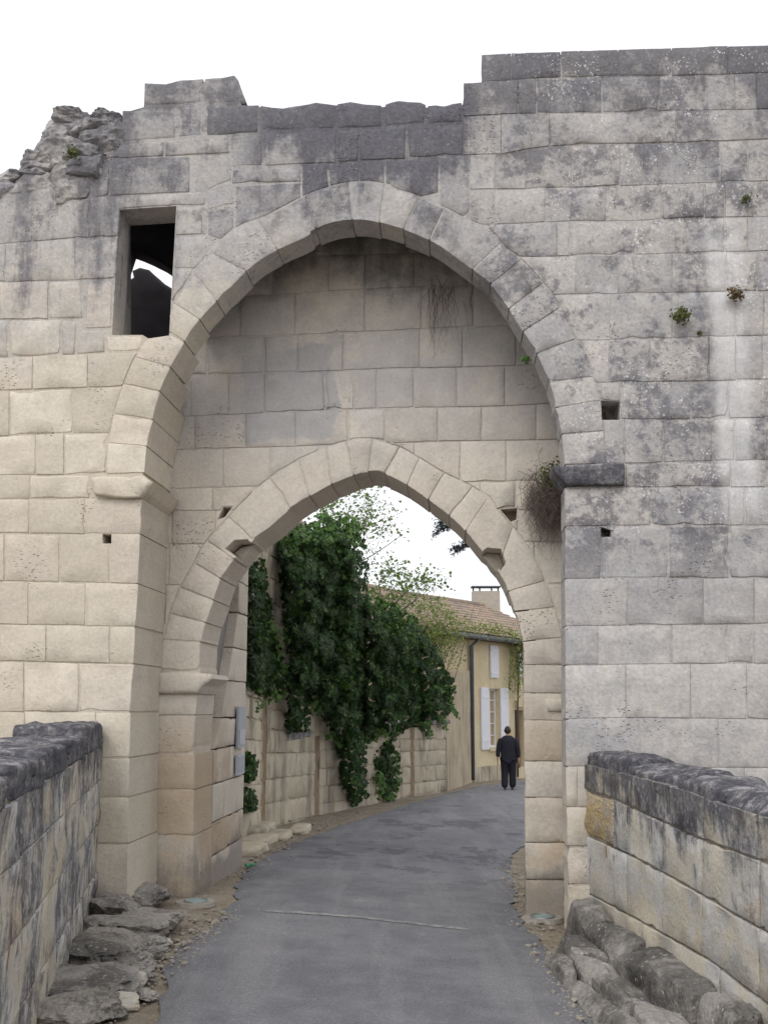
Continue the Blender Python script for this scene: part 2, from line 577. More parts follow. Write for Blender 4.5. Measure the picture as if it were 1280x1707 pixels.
def mk_coping():
    k = Mat('crusted_coping', 0.96, 0.1)
    a = k.noise(3.2, 7, 0.75); b = k.noise(11, 6, 0.8); c = k.noise(40, 3, .7)
    col = k.mix((0.075, 0.073, 0.085), (0.17, 0.166, 0.172), (a * .6 + b * .5).ss(0.45, 0.65))
    col = k.val(col, c * 1.1 + .45)
    li = (b * .75 + a * .45).ss(0.60, 0.70) * (k.NZ.ss(.1, .8) * .7 + .2)
    col = k.mix(col, (0.40, 0.39, 0.39), li * .6)
    col = k.mix(col, (0.42, 0.375, 0.29), (a * .7 + c * .3).ss(0.55, 0.64) * k.NZ.ss(.5, .1) * .55)
    return k.done(col, a * .5 + b * .7 + c * .4, 0.9, .03)

def mk_rock():
    k = Mat('weathered_rock', 0.95, 0.12)
    n2 = k.noise(5, 7, 0.65); n3 = k.noise(28, 6, 0.7); mid = k.noise(1.8, 4)
    col = k.mix((0.15, 0.142, 0.135), (0.33, 0.31, 0.285), (n2 + k.rnd * .2).ss(0.42, 0.70))
    col = k.mix(col, (0.40, 0.37, 0.32), (fr_(k, 5.7).ss(0.8, 0.95)) * 0.6)
    col = k.mix(col, (0.06, 0.058, 0.055), (mid * .7 + n3 * .35).ss(0.5, 0.6) * 0.7)
    l = k.voro(22).ss(0.30, 0.16) * k.noise(3, 4).ss(0.48, 0.6)
    col = k.mix(k.val(col, n3 * 1.0 + 0.5), (0.48, 0.47, 0.45), l * 0.65)
    return k.done(col, n2 * 0.6 + n3 * 0.6, 1.0, 0.035)

def mk_street():
    k = Mat('limestone_street', 0.95, 0.12)
    col, n1, n2, n3 = stone_base(k, (0.52, 0.465, 0.365), (0.43, 0.375, 0.285), (0.49, 0.43, 0.34), 0.15)
    st = k.noise(1.0, 6, 0.6, k.vec(2.5, 2.5, 0.4)); mid = k.noise(1.2, 5)
    col = k.mix(col, (0.17, 0.155, 0.135), (st * .7 + mid * .6).ss(0.64, 0.82) * 0.65)
    return k.done(col, n2 * 0.6 + n3 * 0.4, 0.7, 0.03)

def mk_ochre():
    k = Mat('ochre_rubble', 0.95, 0.1)
    n2 = k.noise(7, 5, .7); n3 = k.noise(30, 3, .7)
    return k.done(k.val(k.mix((0.50, 0.37, 0.19), (0.42, 0.37, 0.30), n2.ss(.40, .58)), n3 * .9 + .55), n2 + n3 * .5, 1.0, .05)

M_OUT = mk_outer()
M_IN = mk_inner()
M_PARL = mk_parapet('parapet_stone_left', 1.58, 0.72, 0.09, 0.8)
M_OCHRE = mk_ochre()
M_COP = mk_coping()
M_PARR = mk_parapet('parapet_stone_right', 1.33, 0.52, 0.0, 0.4)
M_ROCK = mk_rock()
M_STREET = mk_street()

def mk_mortar(name, a, b, dz=None):
    k = Mat(name, 0.97, 0.1)
    n = k.noise(8, 7, 0.65); m = k.noise(1.4, 5)
    col = k.mix(a, b, n.ss(0.35, 0.65))
    if dz:
        zc = (k.X * -2.1 + 4.3).mx(-0.3).mn(5.2)
        g = (k.Z - zc + (m - 0.5) * 1.6).ss(-0.5, 0.7)
        col = k.mix(col, (0.31, 0.295, 0.28), g * 0.9)
        col = k.mix(col, (0.11, 0.105, 0.11), (k.Z * 0.60 + (m - .5) * 2).ss(3.7, 4.6) * 0.8)
    crack = k.noise(2.2, 5).ss(0.58, 0.68)
    col = k.mix(col, (0.08, 0.07, 0.06), crack * 0.75)
    return k.done(col, n, 0.8, 0.02)
M_MORT = mk_mortar('lime_mortar_outer', (0.53, 0.455, 0.355), (0.44, 0.365, 0.28), True)
M_MORT_IN = mk_mortar('lime_mortar_inner', (0.49, 0.415, 0.325), (0.40, 0.33, 0.25))
M_MORT_P = mk_mortar('lime_mortar_parapet', (0.32, 0.28, 0.22), (0.20, 0.18, 0.16))
M_MORT_S = mk_mortar('lime_mortar_street', (0.29, 0.225, 0.155), (0.22, 0.165, 0.11))
M_PLASTER = plain('grey_render', (0.27, 0.255, 0.25), 0.95, 0.1, 0.25, 9, 0.5)
# ------------------------------------------------------------------ ground and road
def mk_ground():
    k = Mat('dirt', 0.97, 0.1)
    n = k.noise(3, 6, 0.6); f = k.noise(28, 6, 0.7); b = k.noise(0.35, 4)
    col = k.mix((0.27, 0.235, 0.185), (0.20, 0.165, 0.12), n.ss(0.35, 0.65))
    col = k.mix(col, (0.36, 0.33, 0.29), f.ss(0.52, 0.68) * 0.7)
    col = k.mix(col, (0.10, 0.12, 0.05), k.Y.ss(45, 60) * b.ss(0.4, 0.5))
    peb = k.voro(38).ss(0.30, 0.12) * k.noise(4, 3).ss(0.45, 0.6)
    col = k.mix(col, (0.42, 0.39, 0.34), peb * 0.6)
    return k.done(col, n * 0.6 + f * 0.5 + peb * 0.4, 0.9, 0.03)
M_DIRT = mk_ground()

def mk_asphalt():
    k = Mat('asphalt', 0.9, 0.22)
    n = k.noise(0.8, 5, 0.6); m = k.noise(3.2, 6, 0.7); f = k.noise(60, 3, 0.8); g = k.voro(70)
    str_ = k.noise(1.0, 6, 0.65, k.vec(2.6, 0.22, 1))
    col = k.mix((0.138, 0.139, 0.153), (0.186, 0.186, 0.197), (n * .6 + m * .5).ss(0.42, 0.68))
    col = k.mix(col, (0.225, 0.222, 0.225), str_.ss(0.48, 0.66) * 0.55)
    # worn, patched stretch from the arch onward
    pt = k.noise(1.0, 7, 0.7, k.vec(1.1, 0.55, 1, (5, 2, 0)))
    col = k.mix(col, (0.085, 0.085, 0.094), pt.ss(0.53, 0.58) * k.Y.ss(9.5, 13) * 0.7)
    col = k.mix(col, (0.28, 0.27, 0.262), k.noise(1.6, 7, 0.75).ss(0.60, 0.70) * 0.5)
    col = k.val(col, f * 0.8 + g * 0.4 + 0.42)
    return k.done(col, f * 0.6 + g * 0.6 + m * 0.4, 0.6, 0.012)
M_ASPH = mk_asphalt()

def sheet(name, xs, ys, mat, dz=0.0, rough=0.0):
    V = [(x, y, gz(x, y) + dz + (noise.fractal(Vector((x * 2.3, y * 2.3, 4)), .6, 2, 4) * rough if rough else 0)) for y in ys for x in xs]
    n = len(xs)
    F = [(j * n + i, j * n + i + 1, (j + 1) * n + i + 1, (j + 1) * n + i) for j in range(len(ys) - 1) for i in range(n - 1)]
    return mesh_obj(name, V, F, mat, None, True)
def axis(lo, hi, d, far):
    a = list(np.arange(lo, hi + 1e-6, d))
    s = d; q = a[-1]
    while q < far: s *= 1.5; q += s; a.append(q)
    s = d; q = a[0]
    while q > -far: s *= 1.5; q -= s; a.insert(0, q)
    return [float(v) for v in a]
tag(sheet('ground', axis(-5, 5, 0.25, 1500), axis(0, 40, 0.25, 1500), M_DIRT, -0.03, 0.0), kind='structure')

# road: edges read off the photograph and laid on the ground
LE = [gpt(*p) for p in [(262, 1707), (268, 1650), (282, 1600), (302, 1570), (345, 1552), (372, 1522), (392, 1490), (403, 1456), (440, 1428), (500, 1400), (560, 1377), (620, 1358), (690, 1337), (745, 1322), (800, 1309)]]
LE = [Vector((LE[0].x - 0.05, 0.5, 0)), Vector((LE[0].x - 0.02, 3.0, 0))] + LE
REr = [Vector((1.45, 0.5, 0)), Vector((1.42, 3.5, 0))] + [gpt(*p) for p in [(1000, 1707), (965, 1640), (918, 1585), (876, 1545), (858, 1510), (855, 1470), (848, 1440), (856, 1418)]]
REr += [Vector((2.1, 16, 0)), Vector((2.9, 20, 0)), Vector((4.2, 25, 0)), Vector((6.4, 30.5, 0)), Vector((9.0, 35, 0))]
LE.append(Vector((6.5, 41.0, 0)))
def at_y(line, y):
    for a, b in zip(line, line[1:]):
        if (a.y <= y <= b.y):
            t = (y - a.y) / max(1e-6, b.y - a.y)
            return a.x + (b.x - a.x) * t
    return line[-1].x if y > line[-1].y else line[0].x
V = []; F = []
ys = list(np.arange(0.5, 12, 0.06)) + list(np.arange(12, 40, 0.2))
NX = 28
for j, y in enumerate(ys):
    y = float(y)
    xl = at_y(LE, y) + noise.fractal(Vector((y * 2.1, 3, 1)), .7, 2, 4) * 0.07 + noise.noise(Vector((y * 9, 8, 1))) * 0.02
    xr = at_y(REr, y) + noise.fractal(Vector((y * 2.3, 9, 5)), .7, 2, 4) * 0.07 + noise.noise(Vector((y * 9, 1, 4))) * 0.02
    for i in range(NX + 1):
        t = i / NX
        x = xl + (xr - xl) * t
        crown = 0.022 * (1 - (2 * t - 1) ** 4) + (-0.02 if i in (0, NX) else 0.0)
        V.append((x, y, gz(x, y) + 0.004 + crown + 0.006 * noise.noise(Vector((x * .9, y * .9, 2)))))
for j in range(len(ys) - 1):
    for i in range(NX):
        a = j * (NX + 1) + i
        F.append((a, a + 1, a + NX + 2, a + NX + 1))
road = tag(mesh_obj('road', V, F, M_ASPH, None, True), kind='structure')
def road_z(x, y): return gz(x, y) + 0.035

# pale sealed joint across the road in front of the gate
k = Mat('pale_road_joint', 0.9, 0.2)
M_JOINT = k.done(k.mix((0.30, 0.295, 0.285), (0.175, 0.175, 0.185), k.noise(9, 6, 0.75).ss(0.44, 0.58)))
jp = [gpt(*p) for p in [(440, 1523), (505, 1527), (560, 1531), (620, 1537), (690, 1545), (740, 1551), (785, 1555)]]
V = []; F = []
n = 60
for i in range(n + 1):
    t = i / n * (len(jp) - 1); a = min(int(t), len(jp) - 2); p = jp[a].lerp(jp[a + 1], t - a)
    w = 0.042 + 0.022 * noise.noise(Vector((i * .5, 2, 2))) + (0 if 2 < i < n - 2 else -0.014)
    for sgn in (-1, 1):
        y = p.y + sgn * w + 0.012 * noise.noise(Vector((i * .35, 7, sgn)))
        tt = (p.x - at_y(LE, y)) / (at_y(REr, y) - at_y(LE, y))
        V.append((p.x, y, gz(p.x, y) + 0.004 + 0.022 * (1 - (2 * tt - 1) ** 4) + 0.006 * noise.noise(Vector((p.x * .9, y * .9, 2))) + 0.004))
for i in range(n): F.append((2 * i, 2 * i + 2, 2 * i + 3, 2 * i + 1))
mesh_obj('joint_strip', V, F, M_JOINT, road)

# ------------------------------------------------------------------ gateway: outlines read off the photograph (pixels)
INTR = [(242, 788), (246, 744), (256, 700), (268, 653), (286, 613), (311, 567), (334, 533), (362, 503), (396, 468), (428, 439), (467, 416), (505, 399),
        (518, 391), (527, 381), (559, 370), (591, 367), (624, 370), (672, 383), (715, 401), (748, 422), (786, 451), (812, 470), (841, 508), (865, 546),
        (889, 582), (907, 620), (918, 650), (927, 680), (933, 715), (938, 754), (939, 776)]
EXTR = [(177, 790), (181, 738), (190, 690), (206, 640), (224, 596), (248, 562), (272, 530), (290, 505), (325, 458), (350, 424), (392, 380), (445, 359), (502, 329),
        (551, 311), (599, 302), (640, 306), (662, 317), (695, 328), (740, 346), (772, 362), (815, 382), (839, 408), (867, 432), (900, 466), (928, 500),
        (955, 556), (974, 590), (989, 630), (1000, 659), (1005, 702), (1008, 752), (1010, 773)]
OUT_J = [((242, 788), (177, 790)), ((246, 744), (181, 738)), ((256, 700), (190, 690)), ((268, 653), (206, 640)), ((286, 613), (225, 595)), ((309, 571), (262, 544)),
         ((334, 533), (290, 505)), ((362, 503), (325, 458)), ((411, 453), (352, 422)), ((463, 417), (430, 365)), ((527, 381), (512, 325)), ((587, 367), (580, 305)),
         ((632, 372), (640, 306)), ((672, 383), (697, 329)), ((715, 401), (741, 347)), ((786, 451), (835, 404)), ((816, 476), (868, 433)), ((847, 516), (905, 472)),
         ((870, 554), (934, 512)), ((893, 590), (960, 564)), ((914, 637), (989, 628)), ((924, 680), (1002, 668)), ((935, 724), (1006, 718)), ((939, 776), (1010, 773))]
JAMB_L = [(240, 820), (238, 835), (230, 1000), (224, 1120), (219, 1196), (216, 1330), (213, 1540)]
JAMB_R = [(947, 1600), (945, 1500), (941, 1205), (940, 815)]
WIN = [(188, 557), (238, 557), (248, 563), (281, 558), (293, 344), (200, 350)]
HOLES = [[(171, 906), (186, 906), (186, 890), (171, 890)], [(1003, 700), (1033, 700), (1033, 669), (1001, 667)], [(1001, 895), (1018, 895), (1018, 879), (1001, 879)]]
IN_I = [(334, 1118), (336, 1075), (338, 1060), (344, 1038), (357, 1001), (369, 965), (379, 950), (397, 925), (422, 900), (451, 879), (485, 850), (516, 829), (550, 810), (588, 794),
        (613, 788), (641, 791), (678, 809), (713, 834), (748, 860), (775, 886), (802, 919), (828, 951), (845, 983), (856, 1016), (866, 1048), (872, 1075), (873, 1108)]
IN_E = [(264, 1118), (268, 1085), (274, 1060), (283, 1022), (301, 979), (324, 938), (344, 902), (363, 880), (382, 860), (415, 826), (449, 797), (500, 765), (544, 745), (577, 735), (621, 731),
        (666, 745), (699, 763), (740, 788), (790, 812), (812, 832), (853, 876), (882, 913), (909, 968), (923, 1010), (935, 1055), (943, 1108)]
IN_J = [((334, 1118), (264, 1118)), ((337, 1070), (272, 1066)), ((344, 1038), (283, 1022)), ((357, 1001), (301, 979)), ((369, 965), (325, 939)), ((391, 933), (345, 902)), ((422, 900), (381, 861)),
        ((482, 852), (449, 797)), ((517, 828), (499, 766)), ((553, 808), (544, 745)), ((590, 793), (577, 735)), ((614, 788), (621, 731)), ((642, 791), (666, 745)), ((678, 809), (699, 763)),
        ((713, 834), (740, 788)), ((748, 860), (788, 811)), ((775, 886), (812, 832)), ((828, 951), (855, 878)), ((846, 986), (909, 968)), ((857, 1020), (924, 1012)), ((871, 1070), (937, 1062)), ((873, 1108), (943, 1108))]

def smooth_line(L):
    out = []
    for i in range(len(L) - 1):
        p0, p1, p2, p3 = (Vector(L[max(0, i - 1)]), Vector(L[i]), Vector(L[i + 1]), Vector(L[min(len(L) - 1, i + 2)]))
        for t in (0, .33, .67):
            q = 0.5 * ((2 * p1) + (p2 - p0) * t + (2 * p0 - 5 * p1 + 4 * p2 - p3) * t * t + (-p0 + 3 * p1 - 3 * p2 + p3) * t ** 3)
            out.append((q.x, q.y))
    return out + [tuple(L[-1])]
INTR, EXTR, IN_I, IN_E = smooth_line(INTR), smooth_line(EXTR), smooth_line(IN_I), smooth_line(IN_E)
def uvs(fr, pts): return [fr.uv(*p) for p in pts]
OPEN0 = uvs(W0, INTR + list(reversed(JAMB_R)) + list(reversed(JAMB_L)))      # the whole opening under the great arch
OPEN0 = ccw(OPEN0)
RING0 = ccw(uvs(W0, EXTR + [(1010, 800), (177, 800)]))
JAMB_IN = [(873, 1108), (872, 1155), (874, 1330), (876, 1600)]
JAMB_INL = [(322, 1600), (324, 1400), (326, 1200), (334, 1118)]
OPEN1 = ccw(uvs(W1, IN_I + JAMB_IN + JAMB_INL))
RING1 = ccw(uvs(W1, IN_E + [(943, 1125), (264, 1125)]))
WINP = ccw(uvs(W0, WIN))
HOLEP = [ccw(uvs(W0, h)) for h in HOLES]

gate = tag(empty('stone_gateway', W0.P(0, 0, 0.4)), 'ruined medieval stone gateway with great pointed arch over the road', 'gateway')

SIL = [(-230, 325), (0, 318), (60, 312), (100, 285), (165, 262), (200, 240), (206, 188), (240, 178), (242, 146), (388, 133), (404, 178), (436, 178), (470, 181), (526, 174), (640, 178), (664, 171), (713, 179), (771, 174), (775, 147), (804, 145), (804, 95), (1280, 80), (1480, 75)]
core = [W0.uv(*p) for p in SIL] + [W0.uv(1480, 1640), W0.uv(-230, 1640)]
RINGD = 0.34                     # the great arch is a thin ring with an open slot behind it
outer = slab(core, [offset(OPEN0, -0.02), offset(WINP, -0.006)] + [offset(h, 0.001) for h in HOLEP], W0, 0.0045, RINGD, M_OUT, 'outer_wall', gate)
OPENB = uvs(W0, [(213, 1640), (216, 1330), (219, 1196), (224, 1120), (230, 1000), (238, 835), (242, 788), (246, 744), (256, 700), (262, 653), (268, 600), (285, 560), (318, 480), (350, 420), (470, 330), (600, 290), (740, 320), (900, 400), (1000, 560), (1040, 800), (1040, 1640)])
wback = uvs(W0, [(172, 600), (296, 600), (314, 272), (172, 272)])
back = slab(core, [offset(ccw(OPENB), -0.02), offset(ccw(wback), -0.01)], W0, RINGD + 0.003, REC - 0.004, M_OUT, 'wall_core', gate)
tag(outer, 'weathered front wall of coursed limestone blocks')
for h in HOLEP[0:3]:
    back = [W0.P(u, v, 0.45) for u, v in offset(h, -0.03)]
    mesh_obj('socket_back', back, [tuple(range(len(back)))], M_MORT, outer)

# ---- coursed blocks
def yl(line, x):
    if x <= line[0][0]: a, b = line[0], line[1]
    elif x >= line[-1][0]: a, b = line[-2], line[-1]
    else:
        for a, b in zip(line, line[1:]):
            if a[0] <= x <= b[0]: break
    return a[1] + (b[1] - a[1]) * (x - a[0]) / (b[0] - a[0])
def block(x0, x1, top, bot, lean=0.0):
    xs = [x0] + sorted({p[0] for p in top + bot if x0 + 6 < p[0] < x1 - 6}) + [x1]
    l0 = R.uniform(-1.5, 1.5); l1 = R.uniform(-1.5, 1.5)
    return [(x, yl(bot, x)) for x in xs] + [(x, yl(top, x)) for x in reversed(xs)]
def style(f=1.0):
    r = R.random()
    d = dict(proud=R.uniform(0.0, 0.006), joint=R.uniform(0.0015, 0.0045), rnd=R.uniform(0.003, 0.006), rough=R.uniform(0.002, 0.006), chip=R.uniform(0.002, 0.008))
    if r < 0.2 * f: d.update(rnd=R.uniform(0.008, 0.014), rough=R.uniform(0.010, 0.018), chip=R.uniform(0.008, 0.02))
    return d
def lay(polys_px, fr, mat, parent, holes, depth=0.16, name='stone', f=1.0, **over):
    for pp in polys_px:
        P = [fr.uv(*p) for p in pp]
        for lp in poly_sub(P, holes):
            st = style(f); st.update(over)
            stone(lp, fr, mat, parent, name, depth=depth, **st)

# right of the arch
RC = [[(700, 96), (802, 90), (880, 86), (1280, 74)],
      [(700, 142), (802, 137), (880, 132), (1030, 126), (1120, 127), (1280, 122)],
      [(772, 194), (855, 190), (1005, 188), (1099, 185), (1280, 182)],
      [(772, 258), (840, 256), (880, 248), (917, 244), (1017, 241), (1127, 238), (1280, 232)],
      [(720, 320), (786, 316), (880, 315), (1036, 310), (1199, 304), (1280, 302)],
      [(760, 378), (830, 374), (949, 369), (1055, 368), (1174, 363), (1280, 361)],
      [(800, 430), (880, 428), (1080, 424), (1280, 418)],
      [(860, 493), (942, 491), (1108, 488), (1280, 485)],
      [(900, 568), (974, 567), (1108, 565), (1180, 562), (1280, 559)],
      [(940, 639), (999, 638), (1139, 636), (1280, 632)],
      [(950, 700), (1008, 699), (1149, 699), (1280, 696)],
      [(980, 774), (1042, 773), (1280, 767)],
      [(930, 813), (1280, 812)],
      [(930, 878), (1084, 876), (1280, 876)],
      [(930, 965), (1280, 964)],
      [(930, 1044), (1109, 1042), (1280, 1040)],
      [(930, 1109), (1118, 1107), (1280, 1106)],
      [(930, 1199), (1072, 1196), (1280, 1199)],
      [(930, 1278), (1194, 1280), (1280, 1280)],
      [(930, 1345), (1280, 1347)], [(930, 1410), (1280, 1414)], [(930, 1475), (1280, 1480)], [(930, 1560), (1280, 1570)]]
RJ = [[802, 852, 935, 1030, 1119, 1213, 1325, 1440], [772, 863, 893, 1003, 1098, 1172, 1224, 1260, 1350, 1440], [772, 835, 915, 1127, 1300, 1440],
      [783, 826, 876, 953, 1033, 1070, 1199, 1246, 1340, 1440], [783, 823, 909, 1010, 1103, 1174, 1207, 1255, 1360, 1440], [815, 928, 948, 1055, 1140, 1208, 1245, 1330, 1440],
      [850, 960, 1030, 1120, 1210, 1262, 1350, 1440], [880, 1017, 1122, 1225, 1272, 1380, 1440], [930, 1015, 1083, 1181, 1225, 1270, 1340, 1440],
      [960, 1001, 1033, 1067, 1150, 1214, 1275, 1360, 1440], [980, 1040, 1105, 1188, 1225, 1275, 1370, 1440], [1042, 1090, 1217, 1275, 1380, 1440],
      [920, 1084, 1215, 1240, 1330, 1440], [920, 1001, 1113, 1215, 1300, 1440], [920, 1045, 1171, 1256, 1360, 1440], [920, 996, 1119, 1211, 1255, 1350, 1440],
      [920, 1043, 1150, 1243, 1330, 1440], [920, 1010, 1196, 1300, 1440], [920, 962, 1100, 1240, 1340, 1440], [920, 990, 1130, 1260, 1440], [920, 1050, 1200, 1440], [920, 985, 1120, 1440]]
for i, js in enumerate(RJ):
    for a, b in zip(js, js[1:]):
        deep = i >= 12 and a == 920
        lay([block(a, b, RC[i], RC[i + 1])], W0, M_OUT, outer, [RING0, OPEN0] + HOLEP, depth=RINGD if deep else 0.18, **({'joint': .002, 'chip': .004, 'rnd': .012} if i == 0 else {}))
# left of the arch
LC = [[(-230, 338), (0, 338), (150, 330), (200, 327)], [(-230, 412), (0, 407), (110, 398), (200, 394)], [(-230, 474), (0, 470), (135, 467), (190, 465)],
      [(-230, 534), (0, 532), (102, 532), (190, 530)], [(-230, 601), (0, 597), (55, 594), (147, 590), (240, 588)], [(-230, 654), (0, 651), (120, 647), (230, 643)],
      [(-230, 730), (0, 727), (120, 722), (200, 722)], [(-230, 793), (0, 792), (175, 791), (260, 790)], [(-230, 832), (0, 832), (250, 831)], [(-230, 890), (0, 890), (250, 890)],
      [(-230, 967), (0, 969), (235, 973)], [(-230, 1037), (0, 1041), (232, 1045)], [(-230, 1098), (0, 1102), (230, 1107)], [(-230, 1184), (0, 1186), (230, 1188)],
      [(-230, 1266), (0, 1264), (230, 1263)], [(-230, 1330), (230, 1329)], [(-230, 1406), (230, 1406)], [(-230, 1490), (230, 1500)], [(-230, 1560), (230, 1570)]]
LJ = [[-220, -90, 55, 150, 200], [-220, -120, 10, 126, 200], [-220, -110, 0, 81, 139], [-220, -100, 16, 102], [-220, -60, 55, 147, 240], [-220, -90, 16, 122, 230],
      [-220, -130, -40, 60, 107, 200], [-220, -110, 50, 151], [-220, -80, 50, 142, 250], [-220, -110, 8, 100, 182, 250], [-220, -70, 48, 143, 250], [-220, -100, 0, 78, 184, 250],
      [-220, -80, 41, 132, 250], [-220, -120, 42, 160, 250], [-220, -20, 100, 250], [-220, -90, 60, 250], [-220, -30, 120, 250], [-220, 40, 250]]
for i, js in enumerate(LJ):
    for a, b in zip(js, js[1:]):
        deep = i >= 8 and b == 250
        rn = {'rough': 0.004, 'rnd': 0.006, 'joint': 0.003} if i < 2 else {}
        lay([block(a, b, LC[i], LC[i + 1])], W0, M_OUT, outer, [RING0, OPEN0, WINP] + HOLEP, depth=(REC - 0.01) if deep else 0.18, **rn)
# odd-shaped stones, each traced on its own
ODD = [[(146, 474), (188, 469), (187, 546), (143, 548)], [(103, 533), (128, 536), (126, 592), (102, 592)], [(131, 552), (176, 550), (176, 588), (128, 590)],
       [(178, 559), (237, 559), (236, 585), (178, 588)], [(238, 560), (262, 563), (252, 577), (240, 587)],
       [(185, 263), (318, 260), (317, 321), (184, 327)], [(171, 266), (184, 265), (183, 327), (160, 330)], [(152, 331), (343, 318), (342, 342), (294, 343), (201, 349), (152, 351)],
       [(294, 345), (338, 344), (338, 391), (292, 393)], [(292, 395), (344, 392), (346, 424), (325, 448), (290, 447)], [(290, 449), (322, 449), (306, 480), (287, 503)],
       [(172, 242), (274, 235), (274, 261), (172, 266)], [(275, 234), (384, 227), (384, 256), (275, 261)], [(203, 182), (295, 178), (295, 231), (203, 239)], [(296, 177), (341, 175), (341, 229), (296, 231)],
       [(342, 175), (432, 172), (432, 222), (386, 226), (342, 229)], [(240, 136), (276, 137), (300, 131), (338, 129), (338, 174), (238, 178)], [(339, 128), (372, 126), (390, 123), (397, 131), (411, 169), (400, 173), (339, 174)],
       [(388, 226), (437, 223), (438, 276), (387, 279)], [(441, 222), (560, 217), (560, 272), (441, 277)], [(563, 217), (598, 216), (598, 268), (563, 271)], [(600, 216), (678, 211), (676, 265), (600, 268)], [(680, 210), (772, 206), (772, 258), (680, 264)],
       [(433, 173), (472, 177), (500, 172), (526, 168), (560, 172), (560, 216), (434, 221)], [(561, 171), (584, 167), (610, 171), (636, 173), (639, 213), (561, 216)], [(640, 171), (664, 165), (701, 168), (710, 172), (709, 207), (640, 212)],
       [(712, 174), (740, 172), (770, 168), (772, 205), (712, 208)], [(772, 142), (796, 140), (802, 139), (802, 192), (772, 194)],
       [(386, 281), (502, 277), (502, 303), (386, 307)], [(393, 309), (502, 304), (502, 329), (445, 359), (392, 380)], [(503, 272), (545, 271), (549, 312), (503, 329)], [(546, 271), (599, 270), (599, 303), (550, 311)],
       [(600, 269), (641, 268), (641, 306), (600, 302)], [(642, 267), (732, 263), (732, 322), (700, 329), (662, 317), (642, 306)], [(733, 262), (783, 259), (783, 352), (772, 362), (733, 345)], [(784, 260), (784, 259), (786, 260)],
       [(343, 258), (384, 258), (386, 300), (345, 317)], [(345, 320), (388, 308), (391, 340), (346, 350)], [(346, 352), (391, 342), (391, 379), (368, 400), (346, 392)]]
for q in ODD:
    if abs(area(q)) < 60: continue
    top = min(p[1] for p in q) < 180
    lay([q], W0, M_OUT, outer, [RING0, WINP], depth=0.62 if top else 0.3, rough=0.012 if top else 0.006, rnd=0.03 if top else 0.010, chip=0.008, joint=.002 if top else .004)
# window reveal: sides and lintel inside the wall thickness, built as long stones
for q in [[(168, 470), (187, 470), (186, 553), (168, 553)]]:
    pass

# voussoirs
def along(line, p):
    best, bt, acc = 1e9, 0, 0.0
    for a, b in zip(line, line[1:]):
        A, B, Pp = Vector(a), Vector(b), Vector(p)
        L = (B - A).length
        t = max(0, min(1, (Pp - A).dot(B - A) / (L * L)))
        d = (A + (B - A) * t - Pp).length
        if d < best: best, bt = d, acc + t * L
        acc += L
    return bt
def between(line, p, q):
    s0, s1 = along(line, p), along(line, q)
    out = []; acc = 0.0
    for i, a in enumerate(line):
        if i: acc += (Vector(a) - Vector(line[i - 1])).length
        if s0 + 4 < acc < s1 - 4: out.append(a)
    return out
def ring(joints, I, E, fr, mat, parent, depths, notches=(), **over):
    for ji, ((a0, e0), (a1, e1)) in enumerate(zip(joints, joints[1:])):
        depth = depths(ji)
        q = [a0] + between(I, a0, a1) + [a1, e1] + list(reversed(between(E, e0, e1))) + [e0]
        lay([q], fr, mat, parent, list(notches), depth=depth, name='voussoir', f=0.7, **over)
ring(OUT_J, INTR, EXTR, W0, M_OUT, outer, lambda j: REC - 0.01 if j < 3 else (.7, .55, .42)[j - 3] if j < 6 else RINGD + R.uniform(-.02, .03), [WINP] + HOLEP)
# imposts of the great arch
stone(uvs(W0, [(155, 797), (243, 793), (260, 805), (247, 823), (238, 832), (190, 832), (160, 826)]), W0, M_OUT, outer, 'impost', depth=REC, proud=0.06, joint=0.002, rnd=0.018, rough=0.03, chip=0.012, step=.06)
stone(uvs(W0, [(919, 777), (1040, 772), (1040, 811), (941, 813), (921, 787)]), W0, M_COP, outer, 'impost', depth=RINGD + 0.06, proud=0.06, joint=0.002, rnd=0.02, rough=0.01, chip=0.008)

# ruined rubble core on the left shoulder
RUB = [(108, 205, 74, 40), (152, 210, 60, 40), (188, 206, 48, 40), (80, 240, 62, 50), (128, 242, 74, 46), (172, 240, 70, 46), (46, 280, 60, 32), (92, 270, 70, 44), (142, 270, 76, 46), (168, 226, 60, 44), (66, 262, 52, 36), (112, 194, 44, 22), (142, 196, 26, 20), (178, 193, 36, 20), (15, 288, 60, 26), (196, 224, 30, 80), (100, 304, 86, 66), (150, 304, 72, 64), (45, 312, 80, 60), (-12, 314, 80, 56), (-70, 312, 80, 52), (-130, 312, 90, 48), (120, 262, 30, 18), (85, 225, 30, 20)]
for i, (x, y, w, h) in enumerate(RUB):
    u, v = W0.uv(x, y); s = 1 / 176.0
    c = W0.P(u, v, 0.25 + R.uniform(-.05, .05))
    Vv, Ff = rock_mesh(c, w * s * 1.12, 0.56, h * s * 1.12, i * 3.1 + 1, -YAW, 9.0, 0.09, 4, (R.uniform(-.1, .1), R.uniform(-.16, .16)), 8, (.72, 1.05))
    mesh_obj('rubble_stone', Vv, Ff, M_OUT, outer, False)

